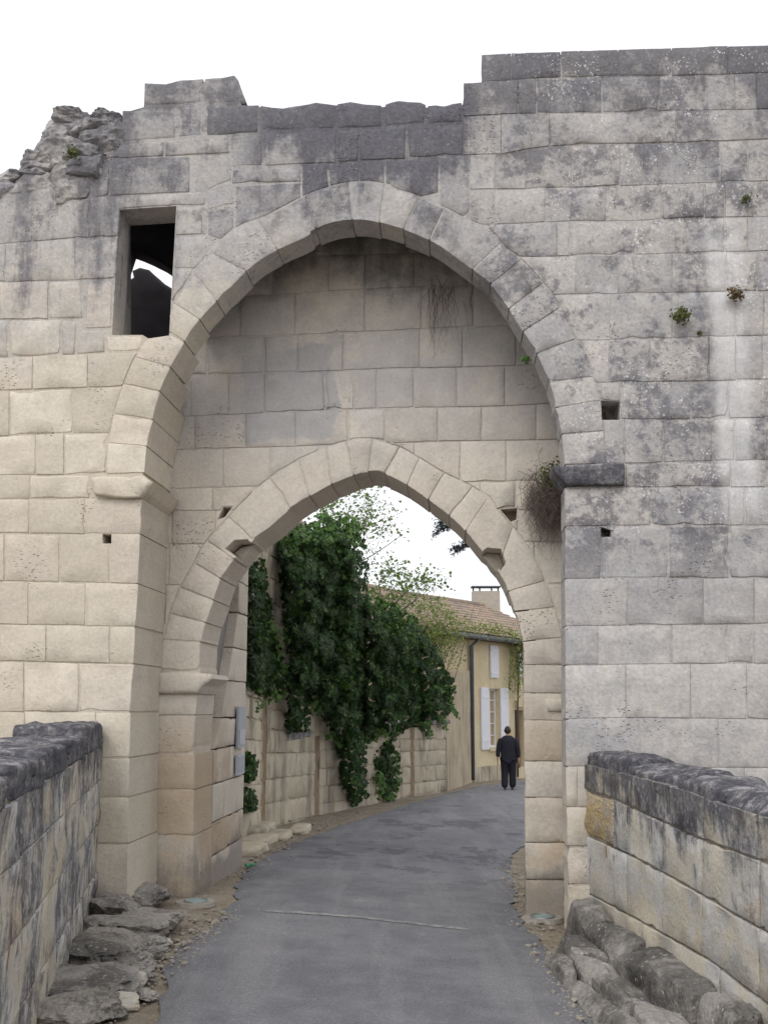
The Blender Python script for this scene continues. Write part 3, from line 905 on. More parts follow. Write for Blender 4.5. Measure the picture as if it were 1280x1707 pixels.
# ---- recessed wall with the inner arch
TC = [[(250, 330), (950, 318)], [(250, 380), (560, 366), (950, 356)], [(250, 440), (560, 426), (950, 415)], [(250, 500), (422, 493), (547, 485), (705, 478), (950, 470)], [(250, 566), (399, 561), (497, 558), (621, 552), (764, 546), (950, 540)],
      [(240, 629), (318, 626), (500, 620), (660, 614), (838, 611), (950, 606)], [(240, 697), (298, 695), (535, 684), (624, 681), (841, 677), (950, 671)], [(240, 752), (292, 750), (494, 744), (541, 742), (728, 736), (910, 733), (980, 731)],
      [(230, 817), (289, 815), (600, 806), (844, 802), (980, 799)], [(230, 853), (285, 852), (600, 848), (860, 850), (980, 850)], [(230, 909), (279, 907), (600, 906), (885, 903), (980, 903)], [(230, 975), (600, 976), (980, 974)], [(230, 1040), (980, 1040)], [(230, 1118), (980, 1116)]]
TJ = [[380, 460, 540, 620, 700, 780, 860], [330, 420, 510, 600, 680, 770, 860], [330, 455, 547, 609, 690, 780, 870, 940], [300, 400, 491, 608, 702, 790, 880, 950], [270, 345, 440, 497, 571, 699, 770, 860, 960], [250, 318, 381, 440, 541, 590, 628, 690, 761, 841, 960],
      [240, 325, 410, 492, 580, 642, 729, 803, 893, 990], [230, 372, 450, 530, 600, 690, 767, 843, 990], [230, 355, 420, 700, 800, 860, 990], [230, 287, 360, 420, 800, 862, 990], [230, 282, 345, 850, 890, 990], [230, 275, 330, 880, 990], [230, 270, 300, 900, 990]]
tym_poly = [W1.uv(*p) for p in [(150, 1640), (1060, 1640), (1060, 300), (335, 300), (300, 566), (240, 582), (150, 595)]]
PUT = [[(363, 866), (372, 845), (387, 845), (375, 862)], [(833, 849), (862, 846), (861, 866), (851, 870)]]
PUTP = [ccw(uvs(W1, h)) for h in PUT]
NOTCH = [[(378, 914), (392, 902), (420, 900), (413, 912), (400, 931)], [(803, 922), (812, 914), (834, 916), (842, 938), (834, 950)]]
NOTP = [ccw(uvs(W1, h)) for h in NOTCH]
OPEN1B = ccw(uvs(W1, [q for q in IN_I if not (q[0] > 840 and q[1] > 1000)] + [(880, 1012), (892, 1060), (895, 1600)] + JAMB_INL))
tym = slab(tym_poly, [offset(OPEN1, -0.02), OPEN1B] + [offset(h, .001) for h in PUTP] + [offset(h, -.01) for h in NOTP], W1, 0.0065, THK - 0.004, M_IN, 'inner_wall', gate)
tag(tym, 'recessed pale stone wall pierced by the smaller pointed arch')
for h in PUTP:
    b_ = [W1.P(u, v, 0.22) for u, v in offset(h, -0.03)]
    mesh_obj('socket_back', b_, [tuple(range(len(b_)))], M_MORT_IN, tym)
for i, js in enumerate(TJ):
    for a, b in zip(js, js[1:]):
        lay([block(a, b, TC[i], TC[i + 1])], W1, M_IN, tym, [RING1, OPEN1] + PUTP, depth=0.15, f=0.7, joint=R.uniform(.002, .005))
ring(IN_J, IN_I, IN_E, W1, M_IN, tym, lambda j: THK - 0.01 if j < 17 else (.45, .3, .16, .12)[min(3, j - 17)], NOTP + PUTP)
for h in NOTP:   # the cut-back seats of the lost door posts
    c = [W1.P(u, v, 0.0) for u, v in h]
    q = ccw(h)
    for lp in poly_sub(offset(q, -0.012), [OPEN1]): stone(lp, W1.shifted(0.3), M_IN, tym, 'notch_back', depth=THK - 0.32, proud=0.0, joint=0.0, rnd=0.02, rough=0.02, chip=0.01)
# jambs of the inner arch
JR = [1108, 1155, 1200, 1268, 1329, 1404, 1466, 1560]
for y0, y1 in zip(JR, JR[1:]):
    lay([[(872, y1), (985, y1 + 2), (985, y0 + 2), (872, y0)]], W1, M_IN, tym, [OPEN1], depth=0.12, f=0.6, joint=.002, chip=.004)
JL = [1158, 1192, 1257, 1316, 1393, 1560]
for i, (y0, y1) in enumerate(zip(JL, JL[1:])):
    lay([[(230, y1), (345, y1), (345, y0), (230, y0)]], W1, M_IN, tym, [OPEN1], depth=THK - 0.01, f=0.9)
stone(uvs(W1, [(262, 1118), (356, 1121), (358, 1132), (341, 1144), (334, 1157), (262, 1157)]), W1, M_IN, tym, 'impost', depth=THK - 0.005, proud=0.07, joint=0.003, rnd=0.03, rough=0.008, chip=0.01)
stone(uvs(W1, [(908, 1164), (985, 1163), (985, 1188), (911, 1188)]), W1, M_IN, tym, 'impost', depth=0.3, proud=0.025, joint=0.003, rnd=0.02, rough=0.01, chip=0.01)

# ---- side of the passage behind the inner arch on the left
cu, cv = W1.uv(324, 1400)
JO = W1.P(cu, 0, THK)
RJF = Frame(JO - GU * 0.005, GN, -GU)                  # u runs into the passage; masonry lies to the left
slabp = [(0.0, -0.4), (1.5, -0.4), (1.5, 5.0), (0.0, 5.0)]
rear = slab(slabp, [], RJF, 0.10, 0.75, M_PLASTER, 'passage_wall', gate)
tag(rear, 'grey rendered slot and rear jamb behind the inner arch')
zs = [-0.4, 0.30, 0.62, 0.98, 1.32, 1.62, 2.0, 2.36, 2.75, 3.1, 3.5, 3.9, 4.3, 4.8]
for i, (z0, z1) in enumerate(zip(zs, zs[1:])):
    def left_u(z): return 0.0 if z < 1.40 else min(0.95, 0.10 + (z - 1.35) * 0.62) if z < 2.7 else 0.95
    js = [left_u(z0 + .01), 0.72 if i % 2 else 0.5, 1.49]
    if js[1] - js[0] < 0.2: js = [js[0], 1.49]
    for a, b in zip(js, js[1:]):
        st = style(0.5)
        a1 = left_u(z1 - .01) if a == js[0] else a
        stone([(a, z0), (b, z0), (b, z1), (a1, z1)], RJF, M_IN, rear, 'stone', depth=0.2, **st)
# right rear jamb, hidden from the road
cu2, _ = W1.uv(876, 1400)
JO2 = W1.P(cu2, 0, THK)
RJ2 = Frame(JO2 + GU * 0.26 + GN * 1.2, -GN, GU)
rear2 = slab([(0, -0.5), (1.2, -0.5), (1.2, 5.6), (0, 5.6)], [], RJ2, 0.012, 0.7, M_MORT_IN, 'passage_wall', gate)
for i, (z0, z1) in enumerate(zip([-0.5, 0.1, 0.5, 0.9, 1.3, 1.75, 2.2, 2.6, 3.0, 3.5, 4.0, 4.5, 5.0], [0.1, 0.5, 0.9, 1.3, 1.75, 2.2, 2.6, 3.0, 3.5, 4.0, 4.5, 5.0, 5.6])):
    js = [0, 0.55 if i % 2 else 0.75, 1.19]
    for a, b in zip(js, js[1:]):
        stone([(a, z0), (b, z0), (b, z1), (a, z1)], RJ2, M_IN, rear2, 'stone', depth=0.2, **style(0.5))

# ---- chamber behind the small window: rear wall with a broken opening, and a dark stump of masonry against the sky
M_SHADE = plain('shade_toned_masonry', (0.055, 0.05, 0.055), 0.95, 0.1, 0.3, 5, 0.6)  # the chamber's shade and the stump's unlit side, put into the colour
WR = W0.shifted(1.75)
hole = ccw(uvs(WR, [(196, 575), (294, 575), (296, 452), (281, 446), (266, 436), (246, 426), (228, 418), (214, 413), (205, 440), (206, 500)]))
ring_ = uvs(WR, [(110, 640), (330, 640), (330, 300), (110, 300)])
slab(ring_, [hole], WR, 0.0, 0.3, M_SHADE, 'chamber_wall', gate)
u0, v0 = W0.uv(200, 350); u1, v1 = W0.uv(281, 558)
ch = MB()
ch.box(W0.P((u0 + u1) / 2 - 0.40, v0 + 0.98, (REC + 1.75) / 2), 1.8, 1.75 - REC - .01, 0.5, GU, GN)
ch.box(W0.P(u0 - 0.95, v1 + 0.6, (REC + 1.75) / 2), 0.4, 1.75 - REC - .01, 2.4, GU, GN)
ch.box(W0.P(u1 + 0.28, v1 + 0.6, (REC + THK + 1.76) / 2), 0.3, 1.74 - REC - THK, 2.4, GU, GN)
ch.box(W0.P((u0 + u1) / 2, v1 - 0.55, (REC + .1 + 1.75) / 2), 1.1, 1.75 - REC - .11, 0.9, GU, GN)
ch.build('window_chamber', M_SHADE, gate)
WS = W0.shifted(2.7)
stone(uvs(WS, [(196, 640), (206, 490), (209, 468), (217, 447), (232, 441), (248, 447), (266, 462), (294, 484), (330, 520), (330, 640)]), WS, M_SHADE, gate, 'wall_stump', depth=0.6, proud=0, joint=0, rnd=0.05, rough=0.06, chip=0.03)

# ------------------------------------------------------------------ parapets of the approach

# left parapet: seen along its inner face
LN, LF = Vector((-1.536, 4.2, 0)), Vector((-2.375, 9.06, 0))
PLF = Frame(LN, LF - LN, Vector((-(LF - LN).y, (LF - LN).x, 0)))
LLEN = (LF - LN).length
parL = tag(empty('parapet_wall', PLF.P(2.5, 0.1, 0.27)), 'dark streaked stone parapet left of the road, its flat top crusted with lichen', 'parapet', None, 'thing')
def ltop(u): return 1.40 + (u + 2.6) * 0.0225 + (0.05 if u > 3.2 else 0)
slab([(-2.6, -0.1), (LLEN + .02, -0.1), (LLEN + .02, ltop(4) - .12), (-2.6, ltop(-2.6) - .12)], [], PLF, 0.012, 0.5, M_MORT_P, 'wall_core', parL)
rows = [-0.1, 0.30, 0.68, 1.04, 1.32]
for i, (z0, z1) in enumerate(zip(rows, rows[1:])):
    u = -2.6 + 0.3 * (i % 2)
    a = -2.6
    while a < LLEN:
        b = min(LLEN, a + R.uniform(0.9, 1.7))
        if LLEN - b < 0.25: b = LLEN
        zz0, zz1 = z0 + 0.016 * a * (i > 0), z1 + 0.02 * ((a + b) / 2)
        stone([(a, z0 + 0.02 * a), (b, z0 + 0.02 * b), (b, z1 + 0.02 * b), (a, z1 + 0.02 * a)], PLF, M_PARL, parL, 'stone', depth=0.45, proud=R.uniform(0, .006), joint=0.0012, rnd=0.006, rough=0.022, chip=0.004)
        a = b
a = -2.6; i = 0
while a < LLEN - 0.05:
    b = min(LLEN, a + R.uniform(0.75, 1.2))
    if LLEN - b < 0.4: b = LLEN
    m = (a + b) / 2; t = ltop(m); hh = t - (1.31 + 0.02 * m)
    c = PLF.P(m, t - hh / 2, 0.255)
    Vv, Ff = rock_mesh(c, (b - a) * 1.0, 0.535, hh * 1.05, 40 + i, math.atan2(PLF.U.y, PLF.U.x), 14.0, 0.035, 4)
    Vv = [v + Vector((0, 0, 0.022 * noise.fractal(v * 5.0, .7, 2, 4) if v.z > c.z else 0)) for v in Vv]
    mesh_obj('coping_stone', Vv, Ff, M_COP, parL, True)
    a = b; i += 1
# crumbled footing at its foot, beside the road
FOOT = [(228, 1502, .58, .32, .18, 0), (216, 1556, .52, .44, .17, 0), (258, 1545, .36, .34, .15, 0), (180, 1592, .40, .62, .16, 0), (196, 1530, .36, .42, .22, 0), (150, 1650, .46, .54, .14, 0), (176, 1672, .30, .22, .10, 1), (116, 1692, .4, .4, .14, 0), (238, 1578, .30, .24, .10, 0), (206, 1612, .32, .28, .10, 0),
        (226, 1606, .22, .20, .08, 0), (250, 1592, .16, .14, .07, 0), (214, 1636, .18, .14, .06, 1), (238, 1660, .14, .12, .05, 0), (205, 1655, .12, .1, .05, 0), (285, 1528, .16, .12, .06, 0), (266, 1574, .14, .12, .05, 1), (246, 1632, .1, .08, .04, 0), (190, 1690, .14, .12, .05, 0), (170, 1632, .2, .2, .1, 0)]
for i, (x, y, a, b, h, pale) in enumerate(FOOT):
    p = gpt(x, y)
    Vv, Ff = rock_mesh((p.x, p.y, gz(p.x, p.y) + h * 0.22), a * 1.15, b * 1.15, h * 1.1, i * 2.7 + 5, R.uniform(-.5, .5), 10.0 if pale else 6.0, 0.10 if pale else 0.20, 4, (R.uniform(-.12, .12), R.uniform(-.15, .1)), 3 if pale else 8)
    mesh_obj('footing_stone', Vv, Ff, M_ROCK if not pale else M_PARR, parL, False)

# right parapet
RF, RN = Vector((1.635, 8.77, 0)), Vector((1.92, 5.26, 0))
_d = (RN - RF)
PRF = Frame(RF, _d, Vector((-_d.y, _d.x, 0)))
RL = 6.2
parR = tag(empty('parapet_wall', PRF.P(2.0, 0.1, 0.25)), 'pale coursed stone parapet right of the road with black rounded coping', 'parapet', None, 'thing')
def rtop(u): return 1.385 - 0.03 * u
slab([(0.03, -0.2), (RL, -0.2), (RL, rtop(RL) - .16), (0.03, rtop(0) - .16)], [], PRF, 0.012, 0.42, M_MORT_P, 'wall_core', parR)
PC = [[(962, 1270), (1005, 1279), (1090, 1300), (1180, 1328), (1280, 1362), (1500, 1440)], [(964, 1313), (1021, 1331), (1079, 1358), (1165, 1397), (1276, 1438), (1500, 1530)],
      [(958, 1384), (1050, 1426), (1079, 1440), (1165, 1489), (1273, 1552), (1500, 1690)], [(949, 1473), (1060, 1532), (1179, 1598), (1280, 1674), (1500, 1840)], [(945, 1560), (1060, 1640), (1180, 1730), (1280, 1830), (1500, 2050)]]
PJ = [[966, 1000, 1052, 1120, 1174, 1262, 1420], [964, 1022, 1050, 1104, 1171, 1265, 1420], [962, 1044, 1104, 1170, 1266, 1420], [960, 1070, 1200, 1420]]
for i, js in enumerate(PJ):
    for a, b in zip(js, js[1:]):
        odd = i == 1 and a == 964
        lay([block(a, b, PC[i], PC[i + 1])], PRF, M_OCHRE if odd else M_PARR, parR, [], depth=0.38, joint=0.004, rnd=0.02 if odd else 0.009, rough=0.05 if odd else 0.014, proud=-0.004 if odd else R.uniform(0, .01), chip=0.015 if odd else 0.006)
a = 0.02; i = 0
while a < RL:
    b = a + R.uniform(0.75, 1.05)
    m = (a + b) / 2; t = rtop(m) + (0.03 if m > 3.2 else 0) + R.uniform(-.012, .012)
    c = PRF.P(m, t - 0.115, 0.215)
    Vv, Ff = rock_mesh(c, (b - a) * 1.03, 0.425, 0.235, 70 + i * 1.9, math.atan2(PRF.U.y, PRF.U.x), 7.0, 0.045, 4, (0, 0), 3, (.9, 1.15))
    u_ = PRF.U
    Vv = [v + u_ * max(-.2, min(.2, ((v - c).dot(u_)) * 0.0)) + Vector((0, 0, 0.02 * noise.fractal(v * 4.0, .7, 2, 4))) for v in Vv]
    # square the ends so that neighbouring stones meet
    hw = (b - a) / 2
    Vv = [v + u_ * (max(-hw, min(hw, (v - c).dot(u_) * 1.18)) - (v - c).dot(u_)) for v in Vv]
    mesh_obj('coping_stone', Vv, Ff, M_COP, parR, True)
    a = b; i += 1
# two tiers of worn footing stones
def tier(off, w, h, ztop, u0, name, ln, p, seed):
    a = u0; i = 0
    ang = math.atan2(PRF.U.y, PRF.U.x)
    while a < RL:
        L = R.uniform(*ln); m = a + L / 2
        q = PRF.P(m, 0, -off)
        zt = gz(q.x, q.y) + ztop + R.uniform(-.02, .02)
        ww = w * R.uniform(.92, 1.08)
        Vv, Ff = rock_mesh((q.x, q.y, zt - h / 2), L * 1.02, ww, h, seed + i * 2.3, ang + R.uniform(-.05, .05), p, 0.075, 4, (R.uniform(-.06, .06), R.uniform(-.03, .03)), 6, (.82, 1.12))
        cq = Vector((q.x, q.y, zt - h / 2)); Vv = [v + PRF.U * (max(-L / 2 + .004, min(L / 2 - .004, (v - cq).dot(PRF.U) * 1.22)) - (v - cq).dot(PRF.U)) for v in Vv]
        mesh_obj(name, Vv, Ff, M_ROCK, parR, False)
        a += L; i += 1
tier(0.11, 0.25, 0.44, 0.31, 0.02, 'footing_stone', (0.45, 0.8), 9.0, 100)
tier(0.34, 0.25, 0.34, 0.165, 0.62, 'footing_stone', (0.4, 0.75), 9.0, 140)
tier(0.52, 0.15, 0.22, 0.10, 0.80, 'footing_stone', (0.5, 1.0), 10.0, 180)

# ------------------------------------------------------------------ loose gravel on the verges
def pebbles(name, spots, n, mat, label):
    V = []; F = []
    ico = bmesh.new(); bmesh.ops.create_icosphere(ico, subdivisions=1, radius=1)
    bv = [v.co.copy() for v in ico.verts]; bf = [[v.index for v in f.verts] for f in ico.faces]; ico.free()
    for _ in range(n):
        (x0, y0), (x1, y1), w = R.choice(spots)
        t = R.random(); x = x0 + (x1 - x0) * t + R.gauss(0, w); y = y0 + (y1 - y0) * t + R.gauss(0, w)
        r = R.uniform(.005, .014) * (2.2 if R.random() < .10 else 1)
        b = len(V); e = (R.uniform(.7, 1.3), R.uniform(.7, 1.3), R.uniform(.4, .8))
        z = gz(x, y) - 0.02 + (0.028 if at_y(LE, y) + .03 < x < at_y(REr, y) - .03 else 0)
        for q in bv: V.append((x + q.x * r * e[0] * R.uniform(.8, 1.2), y + q.y * r * e[1] * R.uniform(.8, 1.2), z + q.z * r * e[2] + r * .3))
        F += [[i + b for i in f] for f in bf]
    o = mesh_obj(name, V, F, mat)
    return tag(o, label, 'gravel', None, 'stuff')
pebbles('gravel', [((-1.55, 5.5), (-1.75, 8.6), .10), ((-1.45, 7.0), (-1.35, 9.2), .12), ((1.22, 5.4), (1.15, 8.4), .09), ((-1.5, 11), (-1.25, 17), .12), ((-1.25, 17), (-.5, 22), .12), ((1.25, 9.0), (1.5, 13), .1)], 2600, plain('gravel_stone', (0.30, 0.275, 0.235), .95, .1, .5, 30), 'pale loose gravel strewn along both road edges')
# paving stones at the foot of the passage wall, beyond the left jamb
kst = tag(empty('stone_kerb', gpt(420, 1405)), 'row of flat pale kerb stones beside the left jamb', 'kerb', None, 'thing')
for i, (x, y, a, b, h) in enumerate([(412, 1418, .5, .8, .14), (436, 1402, .42, .9, .12), (470, 1394, .35, 1.0, .12), (425, 1388, .4, .7, .2), (505, 1384, .3, 1.1, .12), (445, 1382, .34, .7, .2)]):
    p = gpt(x, y)
    Vv, Ff = rock_mesh((p.x - .05, p.y, gz(p.x, p.y) + .005), a, b, h, 300 + i, R.uniform(-.2, .1), 6, 0.08, 3)
    mesh_obj('slab_stone', Vv, Ff, M_STREET, kst, True)

# ------------------------------------------------------------------ lamps set into the ground in front of both piers
M_CONC = plain('pale_concrete', (0.31, 0.285, 0.25), .95, .1, .3, 14, .6)
M_RIM = plain('dull_steel', (0.25, 0.27, 0.28), .5, .5, .2, 20, 0, .6)
kk = Mat('blue_green_lens', 0.25, 0.5)
M_LENS = kk.done(kk.mix((0.22, 0.36, 0.36), (0.30, 0.36, 0.35), kk.noise(20, 3)))
for i, (px_, py_, lab) in enumerate([(328, 1503, 'round ground lamp with blue-green lens by the left pier'), (904, 1529, 'round ground lamp with blue-green lens by the right pier')]):
    p = gpt(px_, py_)
    t = tag(empty('ground_lamp', p), lab, 'lamp', 'ground lamps at the gate')
    z = gz(p.x, p.y)
    b = MB(); n = 28
    ring_ = [(p.x + math.cos(2 * math.pi * k / n) * .19 * (1 + .18 * noise.noise(Vector((math.cos(2 * math.pi * k / n) * 1.4, math.sin(2 * math.pi * k / n) * 1.4, i)))), p.y + math.sin(2 * math.pi * k / n) * .17 * (1 + .18 * noise.noise(Vector((k * .6, i, 3))))) for k in range(n)]
    b.add([(x, y, z - .03) for x, y in ring_] + [(p.x + (x - p.x) * .93, p.y + (y - p.y) * .93, z + .004) for x, y in ring_], [[k, (k + 1) % n, n + (k + 1) % n, n + k] for k in range(n)] + [list(range(n, 2 * n))])
    b.build('collar', M_CONC, t)
    b = MB()
    prof = [(.108, .0), (.108, .012), (.10, .016), (.088, .014), (.086, .008)]
    for r, h in prof: b.v += [(p.x + r * math.cos(2 * math.pi * k / 24), p.y + r * math.sin(2 * math.pi * k / 24), z + h) for k in range(24)]
    for j in range(len(prof) - 1):
        for k in range(24): b.f.append([j * 24 + k, j * 24 + (k + 1) % 24, (j + 1) * 24 + (k + 1) % 24, (j + 1) * 24 + k])
    b.build('rim', M_RIM, t, True)
    b = MB()
    for r, h in [(.087, .009), (.05, .014), (.001, .016)]: b.v += [(p.x + r * math.cos(2 * math.pi * k / 24), p.y + r * math.sin(2 * math.pi * k / 24), z + h) for k in range(24)]
    for j in range(2):
        for k in range(24): b.f.append([j * 24 + k, j * 24 + (k + 1) % 24, (j + 1) * 24 + (k + 1) % 24, (j + 1) * 24 + k])
    b.build('lens', M_LENS, t, True)

# a crumpled green scrap at the road edge
p = gpt(416, 1444)
Vv, Ff = rock_mesh((p.x, p.y, gz(p.x, p.y) + .012), .12, .07, .035, 9, .3, 2.2, .5, 3)
tag(mesh_obj('litter_scrap', Vv, Ff, plain('green_foil', (0.05, 0.26, 0.13), .5, .5, .4, 30)), 'small crumpled green scrap lying at the left road edge', 'litter')

# ------------------------------------------------------------------ two plates on the passage wall
M_PLATE = plain('pale_blue_plate', (0.36, 0.39, 0.43), .6, .5, .1, 20)
M_PLATE2 = plain('white_plate_panel', (0.47, 0.49, 0.53), .6, .5, .08, 20)
def jamb_box(u0, u1, z0, z1, th, mat, name, parent, n=-0.02):
    b = MB(); b.box(RJF.P((u0 + u1) / 2, (z0 + z1) / 2, n - th / 2), u1 - u0, th, z1 - z0, RJF.U, RJF.N)
    return b.build(name, mat, parent)
ua, za = RJF.uv(390, 1248); ub, zb = RJF.uv(404, 1178); uc, zc_ = RJF.uv(389, 1292); ud, zd = RJF.uv(402, 1256)
t = tag(empty('notice_plate', RJF.P((ua + ub) / 2, za, -0.04)), 'tall pale blue notice plate on the left passage wall', 'plate')
jamb_box(ua, ub, za, zb, .025, M_PLATE, 'plate', t)
jamb_box(ua + .06, ub - .06, za + .04, za + .20, .006, M_PLATE2, 'panel', t, -0.046)
t = tag(empty('notice_plate', RJF.P((uc + ud) / 2, zc_, -0.04)), 'short whitish notice plate below the taller blue plate', 'plate')
jamb_box(uc, ud, zc_, zd, .025, M_PLATE2, 'plate', t)
jamb_box(uc + .03, ud - .03, zc_ + .02, zd - .02, .004, M_PLATE, 'panel', t, -0.046)

# ------------------------------------------------------------------ foliage tools
def leaf_mesh(name, P, Nrm, size, mat, parent=None, jit=0.8, origin=None, slim=0.8, kind=None):
    """one mesh of folded leaves at points P, roughly facing Nrm"""
    n = len(P)
    P = np.asarray(P, float); Nrm = np.asarray(Nrm, float) + NPR.normal(0, jit, (n, 3))
    Nrm /= np.linalg.norm(Nrm, axis=1, keepdims=True) + 1e-9
    A = np.cross(Nrm, NPR.normal(0, 1, (n, 3))); A /= np.linalg.norm(A, axis=1, keepdims=True) + 1e-9
    B = np.cross(Nrm, A)
    s = (size * NPR.uniform(0.45, 1.35, n))[:, None]
    V = np.empty((n, 5, 3))
    V[:, 0] = P - A * s * 0.5
    V[:, 1] = P - A * s * 0.05 + B * s * 0.5 * slim + Nrm * s * 0.12
    V[:, 2] = P + A * s * 0.5 - Nrm * s * .1
    V[:, 3] = P - A * s * 0.05 - B * s * 0.5 * slim + Nrm * s * 0.12
    V[:, 4] = P - A * s * 0.02
    idx = (np.arange(n) * 5)[:, None]
    F = np.concatenate([idx + np.array([[0, 4, 1]]), idx + np.array([[4, 2, 1]]), idx + np.array([[0, 3, 4]]), idx + np.array([[4, 3, 2]])], 0)
    me = bpy.data.meshes.new(name)
    vs = V.reshape(-1, 3)
    c = np.array(origin if origin is not None else [vs[:, 0].mean(), vs[:, 1].mean(), vs[:, 2].min()], float)
    vs = vs - c
    me.vertices.add(len(vs)); me.vertices.foreach_set('co', vs.ravel())
    me.loops.add(len(F) * 3); me.loops.foreach_set('vertex_index', F.ravel().astype(np.int32))
    me.polygons.add(len(F)); me.polygons.foreach_set('loop_start', np.arange(0, len(F) * 3, 3, dtype=np.int32))
    me.update(calc_edges=True); me.validate()
    me.materials.append(mat)
    o = bpy.data.objects.new(name, me)
    o.location = Vector(c) - (wpos(parent) if parent else Vector((0, 0, 0)))
    o.parent = parent
    COL.objects.link(o)
    return o

def mk_leaf(name, a, b, c, gloss=0.45, transl=0.25, sc=5, spec=.25):
    k = Mat(name, gloss, spec)
    n = k.noise(sc, 3); f = k.noise(sc * 9, 2)
    col = k.mix(k.mix(a, b, f.ss(0.35, 0.65)), c, n.ss(0.52, 0.7))
    m = k.done(col)
    tr = k.t.nodes.new('ShaderNodeBsdfTranslucent'); k.t.links.new(col, tr.inputs[0])
    mx = k.t.nodes.new('ShaderNodeMixShader'); mx.inputs[0].default_value = transl
    k.t.links.new(k.b.outputs[0], mx.inputs[1]); k.t.links.new(tr.outputs[0], mx.inputs[2])
    k.t.links.new(mx.outputs[0], k.t.nodes['Material Output'].inputs[0])
    return m
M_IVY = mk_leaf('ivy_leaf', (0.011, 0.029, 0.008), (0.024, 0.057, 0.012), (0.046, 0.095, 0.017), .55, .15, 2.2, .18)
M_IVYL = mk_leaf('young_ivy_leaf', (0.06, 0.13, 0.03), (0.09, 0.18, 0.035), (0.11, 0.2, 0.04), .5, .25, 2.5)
M_SPRING = mk_leaf('spring_leaf', (0.13, 0.20, 0.06), (0.20, 0.28, 0.09), (0.10, 0.17, 0.06), .6, .35, 2)
M_VINE = mk_leaf('vine_leaf', (0.19, 0.24, 0.07), (0.27, 0.31, 0.10), (0.15, 0.20, 0.06), .6, .35, 2)
M_CEDAR = mk_leaf('cedar_needle', (0.025, 0.045, 0.055), (0.04, 0.065, 0.08), (0.03, 0.05, 0.06), .6, .1, 4)
M_BARK = plain('bark', (0.10, 0.085, 0.07), .95, .1, .35, 14, .8)
M_ROOT = plain('dry_root', (0.17, 0.14, 0.12), .95, .1, .4, 20, 0)

# ------------------------------------------------------------------ the walled lane beyond the gate
PTS = [(-2.15, 12.95), (-2.05, 15.3), (-1.98, 17.3), (-1.34, 20.9), (0.38, 26.9), (1.75, 30.4)]
SEG = []
for a, b in zip(PTS, PTS[1:]):
    d = Vector((b[0] - a[0], b[1] - a[1], 0))
    SEG.append((Frame((a[0], a[1], 0), d, Vector((-d.y, d.x, 0))), d.length))
lane = tag(empty('street_wall', (-1.7, 19, gz(-1.7, 19))), 'old tan stone wall curving along the lane, half hidden by ivy', 'wall', None, 'thing')
STRIP = [(437, 444), (525.5, 533), (683, 689.5)]
def seg_of(x):
    return 1 if x < 440 else 2 if x < 528 else 3 if x < 665 else 4
strips = {1: [], 2: [], 3: [], 4: [], 0: []}
for a, b in STRIP:
    i = seg_of((a + b) / 2)
    fr = SEG[i][0]
    u0, _ = fr.uv(a, 1250); u1, _ = fr.uv(b, 1250)
    strips[i].append([(u0, -2), (u1, -2), (u1, 7), (u0, 7)])
TOPS = [5.6, 5.5, 5.1, None, None]
for i, (fr, L) in enumerate(SEG):
    zb = gz(fr.O.x, fr.O.y); ze = gz(*(fr.P(L, 0).to_2d()))
    if i < 3: cp = [(0, zb - .5), (L + .02, ze - .5), (L + .02, TOPS[i]), (0, TOPS[i])]
    elif i == 3: cp = [(0, zb - .5), (L + .02, ze - .5), (L + .02, 1.12), (3.7, 1.25), (3.5, 3.2), (2.6, 5.0), (0, 5.1)]
    else: cp = [(0, zb - .5), (L, ze - .5), (L, 1.28), (0, 1.12)]
    slab(cp, [], fr, 0.012, 0.5, M_STREET, 'wall_core', lane)
    for sq in strips[i]:
        b_ = [fr.P(u, v, 0.006) for u, v in ((sq[0][0] - .01, -1.3), (sq[1][0] + .01, -1.3), (sq[1][0] + .01, 1.15 if i > 2 else 3.4), (sq[0][0] - .01, 1.15 if i > 2 else 3.4))]
        b2_ = [q_ + fr.N * .1 for q_ in b_]
        mesh_obj('rusty_strip', b_ + b2_, [(0, 1, 2, 3), (7, 6, 5, 4), (0, 4, 5, 1), (1, 5, 6, 2), (2, 6, 7, 3), (3, 7, 4, 0)], M_MORT_S, lane)
    zt = [5.5, 5.4, 5.0, 2.2, 1.2][i]
    z = min(zb, ze) - .3; r = 0
    slope = (ze - zb) / L
    while z < zt:
        h = R.uniform(.30, .42); a = -R.uniform(0, .3)
        while a < L:
            b = min(L, a + R.uniform(.8, 1.9))
            if L - b < .3: b = L
            a0 = max(a, 0)
            q = [(a0, z + slope * a0), (b, z + slope * b), (b, z + h + slope * b), (a0, z + h + slope * a0)]
            ok = i != 3 or z + h < 1.3 or b < 2.8
            if i >= 3 and z + h > 1.25 and b > 2.8: q = [(x, min(y, 1.22)) for x, y in q]; ok = z < 1.05
            if ok and b - a0 > .1:
                for lp in poly_sub(q, strips[i]):
                    stone(lp, fr, M_STREET, lane, 'stone', depth=.2, proud=R.uniform(0, .02), joint=.003, rnd=.012, rough=.03, chip=.016, step=.14)
            a = b
        z += h; r += 1
for q, i in [([(476, 1236), (518, 1228), (518, 1216), (476, 1222)], 2)]:
    fr = SEG[i][0]
    stone(uvs(fr, q), fr, M_PARR, lane, 'ledge_stone', depth=.3, proud=.035, joint=0, rnd=.02, rough=.03, chip=.01, step=.2)
